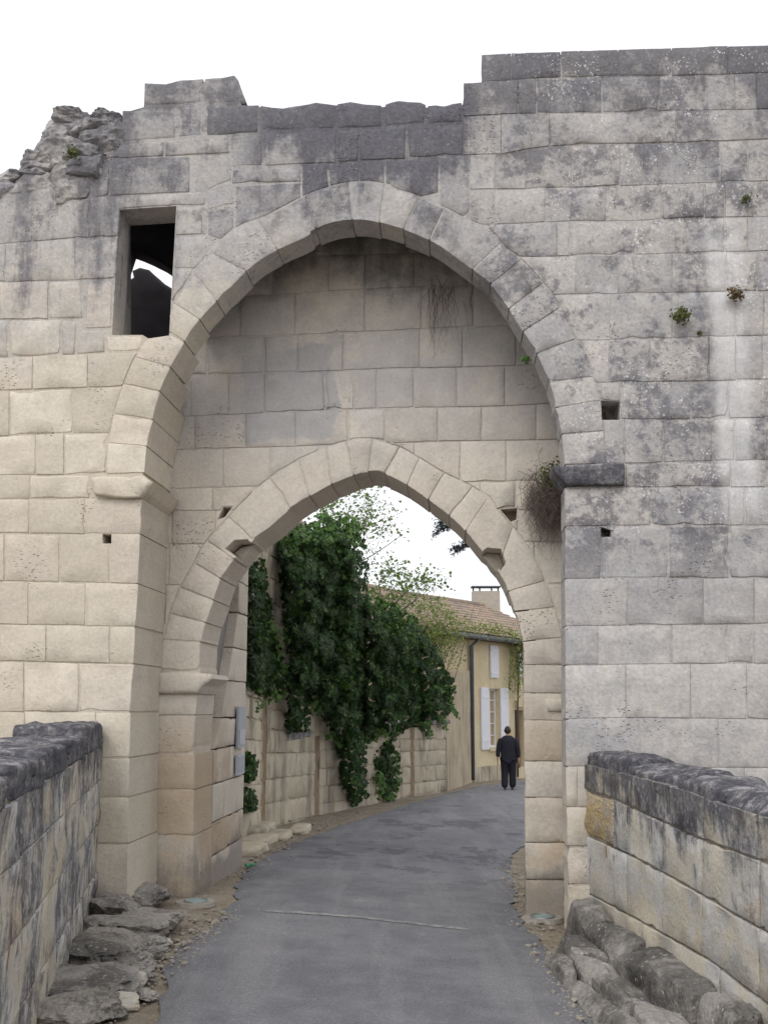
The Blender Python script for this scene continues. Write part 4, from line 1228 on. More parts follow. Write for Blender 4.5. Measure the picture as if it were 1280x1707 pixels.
# coping of the low stretch
fr = SEG[3][0]
for a in np.arange(3.0, SEG[3][1] - .1, .8):
    q = fr.P(float(a) + .4, 1.20, .2); Vv, Ff = rock_mesh(q, .82, .62, .14, 400 + a, math.atan2(fr.U.y, fr.U.x), 6, .06, 3)
    mesh_obj('coping_stone', Vv, Ff, M_ROCK, lane, True)
fr = SEG[4][0]
for a in np.arange(0, SEG[4][1] - .1, .8):
    q = fr.P(float(a) + .4, 1.28, .2); Vv, Ff = rock_mesh(q, .82, .62, .14, 420 + a, math.atan2(fr.U.y, fr.U.x), 6, .06, 3)
    mesh_obj('coping_stone', Vv, Ff, M_ROCK, lane, True)

# garden wall between the lane and the house
GA, GB = Vector((1.78, 30.5, 0)), Vector((2.93, 36.3, 0))
GF = Frame(GA, GB - GA, Vector((-(GB - GA).y, (GB - GA).x, 0)))
GL = (GB - GA).length
M_TAN = None
k = Mat('tan_render', 0.95, 0.1)
n_ = k.noise(1.4, 5); st_ = k.noise(1, 5, .6, k.vec(3, 3, .5)); f_ = k.noise(12, 4)
M_TAN = k.done(k.val(k.mix(k.mix((0.48, 0.41, 0.30), (0.40, 0.34, 0.25), n_.ss(.35, .65)), (0.22, 0.20, 0.175), (st_ * .7 + n_ * .4).ss(.55, .75) * .7), f_ * .5 + .75), f_, .6, .02)
gw = tag(empty('garden_wall', GF.P(GL / 2, -.7, .2)), 'tan rendered garden wall between the lane wall and the house', 'wall', None, 'thing')
slab([(0, -1.2), (GL, -1.4), (GL, 2.9), (2.4, 2.75), (2.3, 2.2), (0, 2.1)], [], GF, 0, .4, M_TAN, 'wall_core', gw)
for a in np.arange(0, 2.2, .75):
    q = GF.P(float(a) + .38, 2.14, .2); Vv, Ff = rock_mesh(q, .78, .5, .13, 440 + a, math.atan2(GF.U.y, GF.U.x), 6, .06, 2)
    mesh_obj('coping_stone', Vv, Ff, M_ROCK, gw, True)
p = gpt(762, 1303)
for i, (x, y, a) in enumerate([(752, 1306, .8), (775, 1300, .9)]):
    p = gpt(x, y); Vv, Ff = rock_mesh((p.x, p.y, gz(p.x, p.y) - .02), a, 1.3, .18, 460 + i, .1, 6, .08, 3)
    mesh_obj('step_stone', Vv, Ff, M_STREET, gw, True)

# ------------------------------------------------------------------ the house
HF = Frame((2.88, 36.5, 0), (0.518, 0.855, 0), (-0.855, 0.518, 0))
k = Mat('ochre_house_render', 0.95, 0.1)
n_ = k.noise(.8, 5); f_ = k.noise(9, 4); st_ = k.noise(1, 5, .6, k.vec(2.5, 2.5, .35))
M_HOUSE = k.done(k.val(k.mix(k.mix((0.63, 0.545, 0.37), (0.57, 0.485, 0.325), n_.ss(.35, .65)), (0.40, 0.335, 0.245), st_.ss(.56, .72) * .55), f_ * .35 + .82), f_, .4, .02)
M_WHITE = plain('white_shutter_paint', (0.72, 0.73, 0.78), .55, .4, .06, 8)
M_DARKGLASS = plain('dark_window_glass', (0.035, 0.04, 0.045), .12, .6, .2, 3)
M_CURT = plain('ochre_curtain', (0.40, 0.31, 0.17), .9, .1, .2, 10)
M_ZINC = plain('zinc_grey', (0.15, 0.16, 0.18), .5, .5, .2, 10, 0, .4)
M_DOOR = plain('dark_door_wood', (0.055, 0.03, 0.025), .6, .3, .3, 12)
k = Mat('terracotta_tile', .92, .15)
n_ = k.noise(2.2, 4); f_ = k.noise(9, 3)
M_TILE = k.done(k.mix(k.mix((0.39, 0.295, 0.225), (0.31, 0.245, 0.195), f_.ss(.35, .65)), (0.23, 0.20, 0.17), n_.ss(.45, .62) * .85))
house = tag(empty('stone_house', HF.P(2, -0.9, 3)), 'ochre house with tiled roof, white shutters and chimney at the bend', 'house')
WZ = 4.22
def hrect(x0, x1, y0, y1):
    u0 = HF.uv(x0, (y0 + y1) / 2)[0]; u1 = HF.uv(x1, (y0 + y1) / 2)[0]
    v1 = HF.uv((x0 + x1) / 2, y0)[1]; v0 = HF.uv((x0 + x1) / 2, y1)[1]
    return u0, u1, v0, v1
w1 = hrect(813, 832, 1148, 1246); dr = hrect(861, 876, 1184, 1279)
def rp(r): return [(r[0], r[2]), (r[1], r[2]), (r[1], r[3]), (r[0], r[3])]
slab([(-9, -1.6), (9, -1.6), (9, WZ), (-9, WZ)], [rp(w1), rp(dr)], HF, 0, .35, M_HOUSE, 'wall', house)
b = MB()
b.box(HF.P(-8.8, 1.3, 3.7), .35, 6.6, 5.8, HF.U, HF.N); b.box(HF.P(8.8, 1.3, 3.7), .35, 6.6, 5.8, HF.U, HF.N); b.box(HF.P(0, 1.3, 7.1), 17.9, .3, 5.8, HF.U, HF.N)
b.build('wall', M_HOUSE, house)
b = MB()   # gables
for s in (-8.98, 8.63):
    A = [HF.P(s, WZ, 0.02), HF.P(s, WZ, 7.2), HF.P(s, 5.86, 3.6)]; B = [q + HF.U * .35 for q in A]
    b.add(A + B, [(0, 1, 2), (5, 4, 3), (0, 3, 4, 1), (1, 4, 5, 2), (2, 5, 3, 0)])
b.build('gable', M_HOUSE, house)
def hbox(u0, u1, v0, v1, n0, n1, mat, name, parent):
    b = MB(); b.box(HF.P((u0 + u1) / 2, (v0 + v1) / 2, (n0 + n1) / 2), u1 - u0, n1 - n0, v1 - v0, HF.U, HF.N)
    return b.build(name, mat, parent)
# lower window with open shutters
win = hbox(w1[0], w1[1], w1[2] - .12, w1[2] - .003, -.08, .3, M_HOUSE, 'window_sill', house)
wf = MB(); uu0, uu1, vv0, vv1 = w1
for (a, c, d, e) in [(uu0, uu0 + .06, vv0, vv1), (uu1 - .06, uu1, vv0, vv1), (uu0 + .06, uu1 - .06, vv0, vv0 + .07), (uu0 + .06, uu1 - .06, vv1 - .07, vv1), ((uu0 + uu1) / 2 - .03, (uu0 + uu1) / 2 + .03, vv0 + .07, vv1 - .07)]:
    wf.box(HF.P((a + c) / 2, (d + e) / 2, .18), c - a - .002, .06, e - d - .002, HF.U, HF.N)
for kx in range(1, 5):
    zz = vv0 + (vv1 - vv0) * kx / 5
    wf.box(HF.P((uu0 + uu1) / 2, zz, .175), uu1 - uu0 - .13, .03, .03, HF.U, HF.N)
wfo = wf.build('window_frame', M_WHITE, house)
hbox(uu0 + .05, (uu0 + uu1) / 2, vv0 + .05, vv1 - .05, .205, .212, M_DARKGLASS, 'pane', wfo)
hbox((uu0 + uu1) / 2 + .004, uu1 - .05, vv0 + .05, vv1 - .05, .205, .212, M_CURT, 'pane', wfo)
def shutter(u0, u1, v0, v1):
    s = hbox(u0, u1, v0, v1, -.06, -.015, M_WHITE, 'shutter', house)
    nb = 5
    for q in range(nb):
        a = u0 + (u1 - u0) * q / nb
        hbox(a + .008, a + (u1 - u0) / nb - .008, v0 + .03, v1 - .03, -.075, -.058, M_WHITE, 'board', s)
    for f in (.15, .85): hbox(u0 + .02, u1 - .02, v0 + (v1 - v0) * f - .04, v0 + (v1 - v0) * f + .04, -.09, -.07, M_WHITE, 'ledge', s)
r = hrect(800, 812.5, 1146, 1250); shutter(r[0], r[1], r[2], r[3])
r = hrect(832.5, 845, 1146, 1250); shutter(r[0], r[1], w1[2] - .02, w1[3] + .03)
r = hrect(815, 828, 1076, 1130); shutter(*r)
r = hrect(862, 875, 1088, 1128); shutter(*r)
# door
d_ = hbox(dr[0] + .02, dr[1] - .02, dr[2], dr[3] - .02, .22, .28, M_CURT, 'door', house)
hbox(dr[0] - .12, dr[0] + .14, dr[2], dr[3] + .02, -.05, .20, M_DOOR, 'door_frame', house)
hbox(dr[0] + .3, dr[0] + .36, dr[2] + 1.0, dr[2] + 1.1, .17, .22, M_ZINC, 'handle', d_)
hbox(dr[0] - .1, dr[1] + .3, dr[3] + .12, dr[3] + .34, -.12, -.003, M_HOUSE, 'door_hood', house)
# plinth stones at the foot of the facade
for i in range(6):
    u = 0.25 + i * .62
    if u > dr[0] - .3: break
    hbox(u, u + .56, -1.0, -.35, -.05, -.003, M_STREET, 'plinth_stone', house)
# roof: real curved tiles, row over row
RIDGE, EAVE = (3.6, 5.95), (-.42, 4.10)
V = []; F = []
nu, nr = int(18.6 / .2), 12
per = 6
for side in (0, 1):
    cols = nu * per + 1
    base = len(V)
    rows_ = []
    for r_ in range(nr):
        rows_ += [(r_ / nr, .055), ((r_ + .999) / nr, .0)]
    for t, lift in rows_:
        n = EAVE[0] + (RIDGE[0] - EAVE[0]) * t; z = EAVE[1] + (RIDGE[1] - EAVE[1]) * t
        if side: n = 2 * RIDGE[0] - n
        for c in range(cols):
            u = -9.3 + c * .2 / per
            w = .055 * abs(math.sin(math.pi * c / per)) + .012 * noise.noise(Vector((int(c / per) * 1.7, t * 30, side)))
            sag = -.10 * math.exp(-((u - 1.5) / 4) ** 2) * t
            V.append(HF.P(u, z + lift + w + sag, n))
    for r_ in range(len(rows_) - 1):
        for c in range(cols - 1):
            a = base + r_ * cols + c
            F.append((a, a + 1, a + cols + 1, a + cols) if not side else (a, a + cols, a + cols + 1, a + 1))
roof = mesh_obj('roof', V, F, M_TILE, house)
b = MB()
for i in range(42):
    u = -9.2 + i * .44; b.tube([HF.P(u, 6.0 - .10 * math.exp(-((u - 1.5) / 4) ** 2), 3.6), HF.P(u + .47, 6.02 - .10 * math.exp(-((u - 1.5) / 4) ** 2), 3.6)], [.13, .11], 8)
b.build('ridge_tile', M_TILE, roof)
# gutter and downpipe
b = MB(); b.tube([HF.P(-9.3, 4.05, -.46), HF.P(9.3, 4.05, -.46)], .085, 8); b.build('gutter', M_ZINC, house, True)
hbox(-9.2, 9.2, 3.98, 4.1, -.36, -.003, M_DOOR, 'eaves_board', house)
b = MB(); b.tube([HF.P(.06, 4.0, -.44), HF.P(.06, 3.75, -.12), HF.P(.06, -.75, -.10)], .075, 8); b.build('downpipe', M_ZINC, house, True)
# chimney on the ridge
cu0 = None
def ridge_u(px):
    o = HF.shifted(3.6); return o.uv(px, 1010)[0]
ua_, ub_ = ridge_u(786), ridge_u(832)
um = (ua_ + ub_) / 2; hw = abs(ub_ - ua_) / 2
cz = HF.shifted(3.6).uv(808, 986)[1]
cdir = Vector((1, 0, 0))
ch = MB(); c0 = HF.P(um, 0, 3.6); cw = 47 / 1750 * (c0.y)
ch.box((c0.x, c0.y, (cz + 5.3) / 2), cw * .96, .6, cz - 5.3); cho = ch.build('chimney', plain('chimney_render', (0.40, 0.36, 0.31), .95, .1, .2, 6), roof)
ch = MB(); ch.box((c0.x, c0.y, cz + .20), cw * 1.04, .68, .05); ch.build('chimney_slab', M_ZINC, roof)
for f in (-.46, -.22, .22, .46):
    ch = MB(); ch.tube([(c0.x + f * cw * .96, c0.y, cz - .02), (c0.x + f * cw * .96, c0.y, cz + .18)], .035, 6); ch.build('chimney_post', M_DOOR, roof)

# ------------------------------------------------------------------ ivy
def pip_dist(pt, poly):
    d = 1e9
    for a, b in zip(poly, poly[1:] + poly[:1]):
        A, B, Pp = Vector(a), Vector(b), Vector(pt); L2 = (B - A).length_squared
        t = max(0, min(1, (Pp - A).dot(B - A) / L2)) if L2 else 0
        d = min(d, (A + (B - A) * t - Pp).length)
    return d
def ivy(poly, n, size, thick, label, light=0.0, stems=True, name='ivy', shoots=14):
    xs = [p[0] for p in poly]; ys = [p[1] for p in poly]
    P, Nn, PL, NL = [], [], [], []
    top = {}
    cnt = 0
    while cnt < n:
        x, y = R.uniform(min(xs) - 4, max(xs) + 4), R.uniform(min(ys) - 4, max(ys) + 4)
        inn = inside((x, y), poly)
        d = pip_dist((x, y), poly)
        if not inn and (d > 5 or R.random() < .6): continue
        edge = min(1, d / 28.0) if inn else 0
        if edge < .75 and noise.fractal(Vector((x * .11, y * .11, 9)), .7, 2, 3) < -.10 - .25 * edge: continue
        bump = 0.5 + noise.fractal(Vector((x * .045, y * .032, 5)), .6, 2, 4)
        bump = max(0.0, bump)
        surf = .06 + thick * (edge ** .6) * (0.25 + 0.75 * bump)
        off = surf * (1 - (R.random() ** 2.2) * .9)
        fr = SEG[seg_of(x)][0]
        u, v = fr.uv(x, y, -off)
        p = fr.P(u, v, -off)
        # facing: bump gradient gives clumps
        gx = noise.fractal(Vector(((x + 6) * .028, y * .028, 5)), .8, 2, 3) - noise.fractal(Vector(((x - 6) * .028, y * .028, 5)), .8, 2, 3)
        gy = noise.fractal(Vector((x * .028, (y + 6) * .028, 5)), .8, 2, 3) - noise.fractal(Vector((x * .028, (y - 6) * .028, 5)), .8, 2, 3)
        nn = -fr.N * 1.0 - Vector((0, 1, 0)) * .8 + Vector((-gx, 0, gy)) * 2.2 + Vector((0, 0, .45))
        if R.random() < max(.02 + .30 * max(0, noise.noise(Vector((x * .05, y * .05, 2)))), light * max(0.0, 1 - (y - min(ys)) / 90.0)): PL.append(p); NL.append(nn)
        else: P.append(p); Nn.append(nn)
        cnt += 1
    tb = MB()
    for _ in range(shoots):      # stray shoots that leave the mass
        a = R.randrange(len(poly)); pa, pb = poly[a], poly[(a + 1) % len(poly)]; f = R.random()
        x, y = pa[0] + (pb[0] - pa[0]) * f, pa[1] + (pb[1] - pa[1]) * f
        if y < min(ys) + .4 * (max(ys) - min(ys)): continue
        dx, dy = R.gauss(0, .4), R.choice((.5, .8, 1.0)); L = R.uniform(12, 34); tp = []
        for q in range(9):
            xx = x + dx * L * q / 8 + 2 * math.sin(q * 1.3 + x); yy = y + dy * L * q / 8
            fr = SEG[seg_of(xx)][0]; p = fr.P(*fr.uv(xx, yy, -.16), -.16); tp.append(p)
            for _k in range(3): PL.append(p + Vector((R.gauss(0, .04), R.gauss(0, .04), R.gauss(0, .04)))); NL.append(-fr.N + Vector((0, -.8, .3)))
        tb.tube(tp, .006, 3)
    c = np.array(P).mean(0); c[2] = np.array(P)[:, 2].min()
    t = tag(empty(name, c), label, 'ivy')
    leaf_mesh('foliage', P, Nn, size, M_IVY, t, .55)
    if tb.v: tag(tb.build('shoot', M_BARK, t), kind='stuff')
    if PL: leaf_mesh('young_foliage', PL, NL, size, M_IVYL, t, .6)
    if stems:
        b = MB()
        for _ in range(7):
            x = R.uniform(min(xs) + 8, max(xs) - 8); fr = SEG[seg_of(x)][0]
            pts = []
            for q in range(7):
                yy = max(ys) + 10 - (max(ys) - min(ys)) * .8 * q / 6
                if inside((x, yy + 8), poly): pts.append(fr.P(*fr.uv(x + 3 * math.sin(q + x), yy, -.05), -.05))
            if len(pts) > 1: b.tube(pts, [.03 - .003 * q for q in range(len(pts))], 5)
        if b.v: b.build('stem', M_BARK, t, True)
    return t
ivy([(414, 950), (434, 935), (444, 985), (452, 1040), (470, 1100), (480, 1135), (464, 1152), (442, 1158), (425, 1148), (414, 1150)], 3600, .09, .35, 'narrow dark ivy hanging on the wall right beside the gate jamb', .1)
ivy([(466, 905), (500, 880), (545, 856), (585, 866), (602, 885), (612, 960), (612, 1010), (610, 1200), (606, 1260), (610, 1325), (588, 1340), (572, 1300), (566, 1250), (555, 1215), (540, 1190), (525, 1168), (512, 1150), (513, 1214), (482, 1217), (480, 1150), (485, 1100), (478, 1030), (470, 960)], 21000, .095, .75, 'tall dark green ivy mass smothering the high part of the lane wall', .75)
ivy([(606, 1000), (630, 1002), (655, 1012), (690, 1032), (703, 1060), (702, 1120), (706, 1200), (690, 1206), (672, 1215), (655, 1232), (640, 1216), (622, 1226), (606, 1245)], 11500, .105, .8, 'mid-height ivy clump bulging over the low lane wall', .55)
ivy([(698, 1060), (712, 1066), (728, 1082), (736, 1116), (756, 1140), (748, 1168), (752, 1185), (722, 1200), (704, 1214), (694, 1180)], 5200, .11, .7, 'rightmost rounded ivy clump nearest the house', .15)
ivy([(628, 1262), (645, 1236), (662, 1262), (660, 1312), (644, 1330), (634, 1300)], 1100, .11, .3, 'small ivy tongue hanging low on the lane wall', 0)
ivy([(404, 1262), (418, 1258), (426, 1272), (420, 1296), (404, 1300)], 350, .10, .2, 'small green tuft low on the wall by the blue plate', .2, False, 'ivy', 0)
ivy([(404, 1322), (420, 1318), (424, 1345), (404, 1352)], 250, .09, .2, 'lowest dark tuft at the wall foot behind the jamb', .1, False, 'ivy', 0)

# ------------------------------------------------------------------ trees
def tree(name, base, h, lean, nb, spread, mat, label, leafsize, nleaf, cluster, group=None, r0=.16, seed=1, first=.35):
    rr = random.Random(seed)
    t = tag(empty(name, base), label, 'tree', group)
    b = MB(); tips = []
    base = Vector(base)
    def limb(p, d, L, r, lv):
        pts = [p]; n = 6
        q = p; dd = d.normalized()
        for i in range(n):
            dd = (dd + Vector((rr.gauss(0, .16), rr.gauss(0, .16), rr.gauss(0.03, .10)))).normalized()
            q = q + dd * (L / n); pts.append(q)
            if lv >= 1 and i > 1: tips.append((q, dd, lv))
        b.tube(pts, [max(.006, r * (1 - .8 * i / n)) for i in range(n + 1)], 6 if lv < 2 else 4)
        if lv < 3:
            for i in range([nb, 4, 3][lv]):
                k = rr.randint(2 if lv else 3, n)
                a = rr.uniform(0, 2 * math.pi)
                nd = (dd * .5 + Vector((math.cos(a), math.sin(a), rr.uniform(.0, .6)))).normalized()
                limb(pts[k], nd, L * rr.uniform(.40, .62) * (spread if lv == 0 else 1), r * (1 - .8 * k / n) * .6, lv + 1)
    limb(base, Vector((lean[0], lean[1], 1)), h * .75, r0, 0)
    b.build('trunk', M_BARK, t, True)
    P = []; N_ = []
    for _ in range(nleaf):
        q, dd, lv = rr.choice(tips)
        P.append(q + Vector((rr.gauss(0, cluster), rr.gauss(0, cluster), rr.gauss(-.03, cluster)))); N_.append(Vector((rr.gauss(0, .6), rr.gauss(0, .6), 1)))
    leaf_mesh('crown', P, N_, leafsize, mat, t, .5)
    return t
tree('spring_tree', (-0.62, 27.6, gz(-.6, 27.6)), 9.6, (.10, .02), 9, .85, M_SPRING, 'slender spring tree with sparse fresh leaves behind the ivy wall', .10, 4800, .15, None, .15, 12)
# pale shrub in front of the house
def shrub(name, c, r, n, mat, size, label, cat='shrub', zlow=None):
    t = tag(empty(name, (c[0], c[1], gz(c[0], c[1]))), label, cat)
    b = MB(); P = []; N_ = []
    c = Vector(c)
    for _ in range(16):
        a = R.uniform(0, 6.28); tip = c + Vector((math.cos(a) * r[0] * R.uniform(.3, .95), math.sin(a) * r[1] * R.uniform(.3, .95), r[2] * R.uniform(-.5, .95)))
        g = Vector((c.x - .75 + R.gauss(0, .08), c.y + R.gauss(0, .08), gz(c.x, c.y) - .05)); mid = g.lerp(tip, .5) + Vector((R.gauss(0, .12), R.gauss(0, .12), .2))
        b.tube([g, mid, tip], [.025, .016, .006], 4)
    b.build('stem', M_BARK, t, True)
    for _ in range(n):
        d = Vector((R.gauss(0, 1), R.gauss(0, 1), R.gauss(0, 1))).normalized()
        k = R.random() ** .4 * (0.75 + .5 * noise.noise(d * 2 + c))
        p = c + Vector((d.x * r[0], d.y * r[1], d.z * r[2])) * k
        P.append(p); N_.append(d + Vector((0, 0, .5)))
    leaf_mesh('foliage', P, N_, size, mat, t, .7)
    return t
shrub('pale_shrub', (1.55, 32.9, 4.0), (1.45, 1.1, 1.35), 4000, M_VINE, .075, 'airy yellow-green shrub in front of the house roof')
# vine along the gutter and hanging beside the upper shutter
t = tag(empty('climbing_vine', HF.P(3.9, -.8, -.3)), 'yellow-green vine trailing along the gutter and down the facade', 'vine')
P = []; N_ = []; b = MB()
main = [HF.P(3.75, -.85, -.1), HF.P(3.8, 1.2, -.12), HF.P(3.75, 3.0, -.2), HF.P(3.7, 4.05, -.5), HF.P(2.2, 4.3, -.55), HF.P(.6, 4.35, -.55), HF.P(-1.2, 4.3, -.5)]
b.tube(main, [.035, .03, .028, .025, .02, .015, .01], 5)
for _ in range(900):
    i = R.randint(2, 5); p = main[i].lerp(main[i + 1], R.random()) if i < 6 else main[6]
    P.append(p + Vector((R.gauss(0, .12), R.gauss(0, .12), R.gauss(0, .13)))); N_.append(Vector((.8, -.6, .5)))
for x0, x1 in ((852, 848), (862, 858), (868, 872), (856, 866)):
    for _ in range(120):
        q = R.random(); x = x0 + (x1 - x0) * q + R.gauss(0, 2.0); y = 1066 + q * R.uniform(70, 105)
        P.append(HF.P(*HF.uv(x, y, -.25), -.25)); N_.append(Vector((.8, -.6, .4)))
    b.tube([HF.P(*HF.uv(x0 + (x1 - x0) * q, 1062 + 90 * q, -.25), -.25) for q in (0, .35, .7, 1)], .008, 4)
b.build('stem', M_BARK, t, True)
leaf_mesh('foliage', P, N_, .10, M_VINE, t, .6)

# cedar to the right behind the gate; one limb reaches into the arch
t = tag(empty('cedar_tree', (5.6, 23.0, gz(5.6, 23))), 'dark blue-green cedar whose bough hangs into the arch from the right', 'tree')
b = MB(); g0 = Vector((5.6, 23.0, gz(5.6, 23) - .1)); rr = random.Random(5)
b.tube([g0, g0 + Vector((.05, 0, 3)), g0 + Vector((-.05, .1, 6.5)), g0 + Vector((.1, 0, 10))], [.34, .28, .18, .05], 10)
P = []; N_ = []
boughs = [(6.7, Vector((-1, -.1, 0)), 4.5, -1.0), (6.3, Vector((-1, .05, 0)), 4.1, -1.0), (7.0, Vector((-1, .3, 0)), 4.4, -.75)] + [(rr.uniform(2.5, 9), Vector((math.cos(a), math.sin(a), 0)), rr.uniform(1.8, 3.0), rr.uniform(-.8, .1)) for a in np.linspace(-1.9, 2.0, 14)]
for z, d, L, dr_ in boughs:
    s = g0 + Vector((0, 0, z)); pts = [s + d.normalized() * L * q + Vector((0, 0, .35 * math.sin(q * 2.4) + dr_ * q * q)) for q in np.linspace(0, 1, 9)]
    b.tube(pts, [.09 * (1 - q) + .008 for q in np.linspace(0, 1, 9)], 5)
    for j in range(70 if L > 3.2 else 14):
        q = rr.uniform(.25, 1); i = min(7, int(q * 8)); p = pts[i].lerp(pts[i + 1], q * 8 - i)
        sd_ = d.normalized().cross(Vector((0, 0, 1))) * rr.choice((-1, 1)) * rr.uniform(.2, .8) + d.normalized() * rr.uniform(.1, .6) + Vector((0, 0, rr.uniform(-.35, .15)))
        tw = [p, p + sd_ * .25, p + sd_ * .52 + Vector((0, 0, -.04))]
        b.tube(tw, [.012, .008, .004], 3)
        for _ in range(38):
            f = rr.random(); pp = tw[0].lerp(tw[2], f); P.append(pp + Vector((rr.gauss(0, .035), rr.gauss(0, .035), rr.gauss(.01, .03)))); N_.append(Vector((rr.gauss(0, .5), rr.gauss(0, .5), 1)))
b.build('trunk', M_BARK, t, True)
leaf_mesh('needles', P, N_, .085, M_CEDAR, t, .6, None, .35)

# ------------------------------------------------------------------ plants and dead roots on the gate
def tuft(fr, px, py, r, n, size, label, mat=M_IVYL, off=.05, name='wall_plant'):
    u, v = fr.uv(px, py); c = fr.P(u, v, -off)
    t = tag(empty(name, fr.P(u, v, 0)), label, 'plant', 'small plants on the gate')
    P = []; N_ = []; b = MB()
    for _ in range(n):
        d = Vector((R.gauss(0, 1), R.gauss(0, .7), R.gauss(0, .9)))
        P.append(c + d * r * .45 - fr.N * r * .4); N_.append(d - fr.N)
    for _ in range(8):
        d = Vector((R.gauss(0, 1), -.6, R.gauss(0.2, .7))).normalized()
        b.tube([fr.P(u, v, .02), c, c + d * r], [.004, .003, .0015], 3)
    b.build('stem', M_BARK, t); leaf_mesh('foliage', P, N_, size, mat, t, .7)
M_MOSS = mk_leaf('cushion_plant_leaf', (0.09, 0.11, 0.035), (0.13, 0.14, 0.05), (0.07, 0.085, 0.03), .7, .2, 12)
M_MOSSR = mk_leaf('reddish_plant_leaf', (0.13, 0.11, 0.05), (0.17, 0.10, 0.055), (0.10, 0.10, 0.04), .7, .2, 12)
tuft(W0, 1132, 530, .085, 220, .03, 'round green cushion plant in the middle of the right wall', M_MOSS)
tuft(W0, 1222, 496, .075, 160, .03, 'reddish-green tuft at the pale strip of the right wall', M_MOSSR)
tuft(W0, 1240, 337, .055, 90, .026, 'faint little tuft high up at the right edge of the wall', M_MOSS)
tuft(W0, 1163, 559, .03, 40, .02, 'tiny green sprig in the joint below the cushion plant', M_MOSS)
tuft(W0, 876, 599, .04, 60, .03, 'small leafy sprig under the right flank of the great arch', M_IVYL, .0)
tuft(W0, 130, 268, .07, 90, .03, 'greenish growth among the rubble on the left shoulder', M_MOSS, .12)
def roots(fr, label, src, n, fall, spread, off, rad=.0032, curl=7):
    u, v = fr.uv(*src)
    t = tag(empty('dead_root_tangle', fr.P(u, v, 0)), label, 'roots')
    b = MB()
    for _ in range(n):
        x, y = src[0] + R.gauss(0, spread[0]), src[1] + R.gauss(0, spread[1]); L = fall * R.uniform(.35, 1.05)
        pts = []; o = R.uniform(.01, off); dx = R.gauss(0, .12)
        for q in range(7):
            s = q / 6
            pts.append(fr.P(*fr.uv(x + dx * L * s + curl * noise.noise(Vector((x * .1, y + s * 4, q * .6))), y + L * s + 5 * noise.noise(Vector((y, x, s * 3))), -o), -o - .02 * math.sin(s * 3)))
        b.tube(pts, [rad * (1 - .6 * q / 6) for q in range(7)], 3)
    b.build('strand', M_ROOT, t)
    return t
roots(W1, 'dense tangle of dead roots below the right impost', (912, 812), 380, 80, (17, 18), .22, .0028, 22)
t = roots(W1, 'dead roots hanging from the joint high in the recessed wall', (736, 475), 34, 110, (13, 10), .04, .002, 12)
tuft(W1, 922, 800, .16, 260, .035, 'dark mossy clump just under the right impost', M_MOSS, .12)

# ------------------------------------------------------------------ the man walking away
def skin(name, verts, edges, radii, mat, parent, root=0, sub=2):
    me = bpy.data.meshes.new(name)
    c = wpos(parent)
    me.from_pydata([Vector(v) - c for v in verts], edges, [])
    o = bpy.data.objects.new(name, me); o.parent = parent; COL.objects.link(o)
    m = o.modifiers.new('skin', 'SKIN'); m.use_smooth_shade = True
    if not me.skin_vertices: me.attributes.new('skin', 'FLOAT', 'POINT')
    return o, m, me
M_SUIT = plain('navy_black_suit', (0.016, 0.016, 0.025), .8, .25, .2, 30)
M_SKIN = plain('skin', (0.40, 0.24, 0.17), .6, .35, .08, 20)
M_HAIR = plain('dark_hair', (0.035, 0.025, 0.02), .6, .3, .3, 60)
M_SHOE = plain('black_leather', (0.012, 0.011, 0.011), .35, .5, .2, 20)
mp = gpt(848, 1318)
man = tag(empty('person', (mp.x, mp.y, gz(mp.x, mp.y))), 'man in a dark suit walking away along the lane, arms at his sides', 'person')
def loft(rings, name, mat, n=14, cap=True):
    """closed tube through elliptical rings (centre, rx, ry) in the man's own space"""
    b = MB()
    o = wpos(man); a0 = math.radians(-8)
    ca, sa = math.cos(a0), math.sin(a0)
    for (x, y, z, rx, ry) in rings:
        for k in range(n):
            t = 2 * math.pi * k / n
            X, Y = x + rx * math.cos(t), y + ry * math.sin(t)
            b.v.append((o.x + X * ca - Y * sa, o.y + X * sa + Y * ca, o.z + z))
    for j in range(len(rings) - 1):
        for k in range(n): b.f.append([j * n + k, j * n + (k + 1) % n, (j + 1) * n + (k + 1) % n, (j + 1) * n + k])
    b.f.append(list(range(n - 1, -1, -1))); b.f.append([(len(rings) - 1) * n + k for k in range(n)])
    ob = b.build(name, mat, man, True)
    s = ob.modifiers.new('sub', 'SUBSURF'); s.levels = 1; s.render_levels = 2
    return ob
def limbs(chains, name, mat, parent=man):
    """one continuous skin from connected joints; chains: list of [(x,y,z,r),...], the first joint of later chains is joined to the nearest earlier one"""
    o = wpos(man); a0 = math.radians(-8); ca, sa = math.cos(a0), math.sin(a0)
    vs = []; es = []; rs = []
    for ci, c in enumerate(chains):
        prev = None
        for (x, y, z, r) in c:
            v = Vector((x * ca - y * sa, x * sa + y * ca, z))
            if prev is None and ci:
                near = min(range(len(vs)), key=lambda i: (vs[i] - v).length); prev = near
            if prev is not None and ci and (vs[prev] - v).length < 1e-3: continue
            vs.append(v); rs.append(r)
            if prev is not None: es.append((prev, len(vs) - 1))
            prev = len(vs) - 1
    me = bpy.data.meshes.new(name); me.from_pydata(vs, es, []); me.materials.append(mat)
    ob = bpy.data.objects.new(name, me); ob.parent = parent; COL.objects.link(ob)
    if parent is not man: ob.location = -Vector(parent.location)
    m = ob.modifiers.new('skin', 'SKIN'); m.use_smooth_shade = True
    for i, r in enumerate(rs):
        rr_ = r if isinstance(r, tuple) else (r, r)
        me.skin_vertices[0].data[i].radius = rr_
        me.skin_vertices[0].data[i].use_root = (i == 0)
    s = ob.modifiers.new('sub', 'SUBSURF'); s.levels = 1; s.render_levels = 2
    return ob
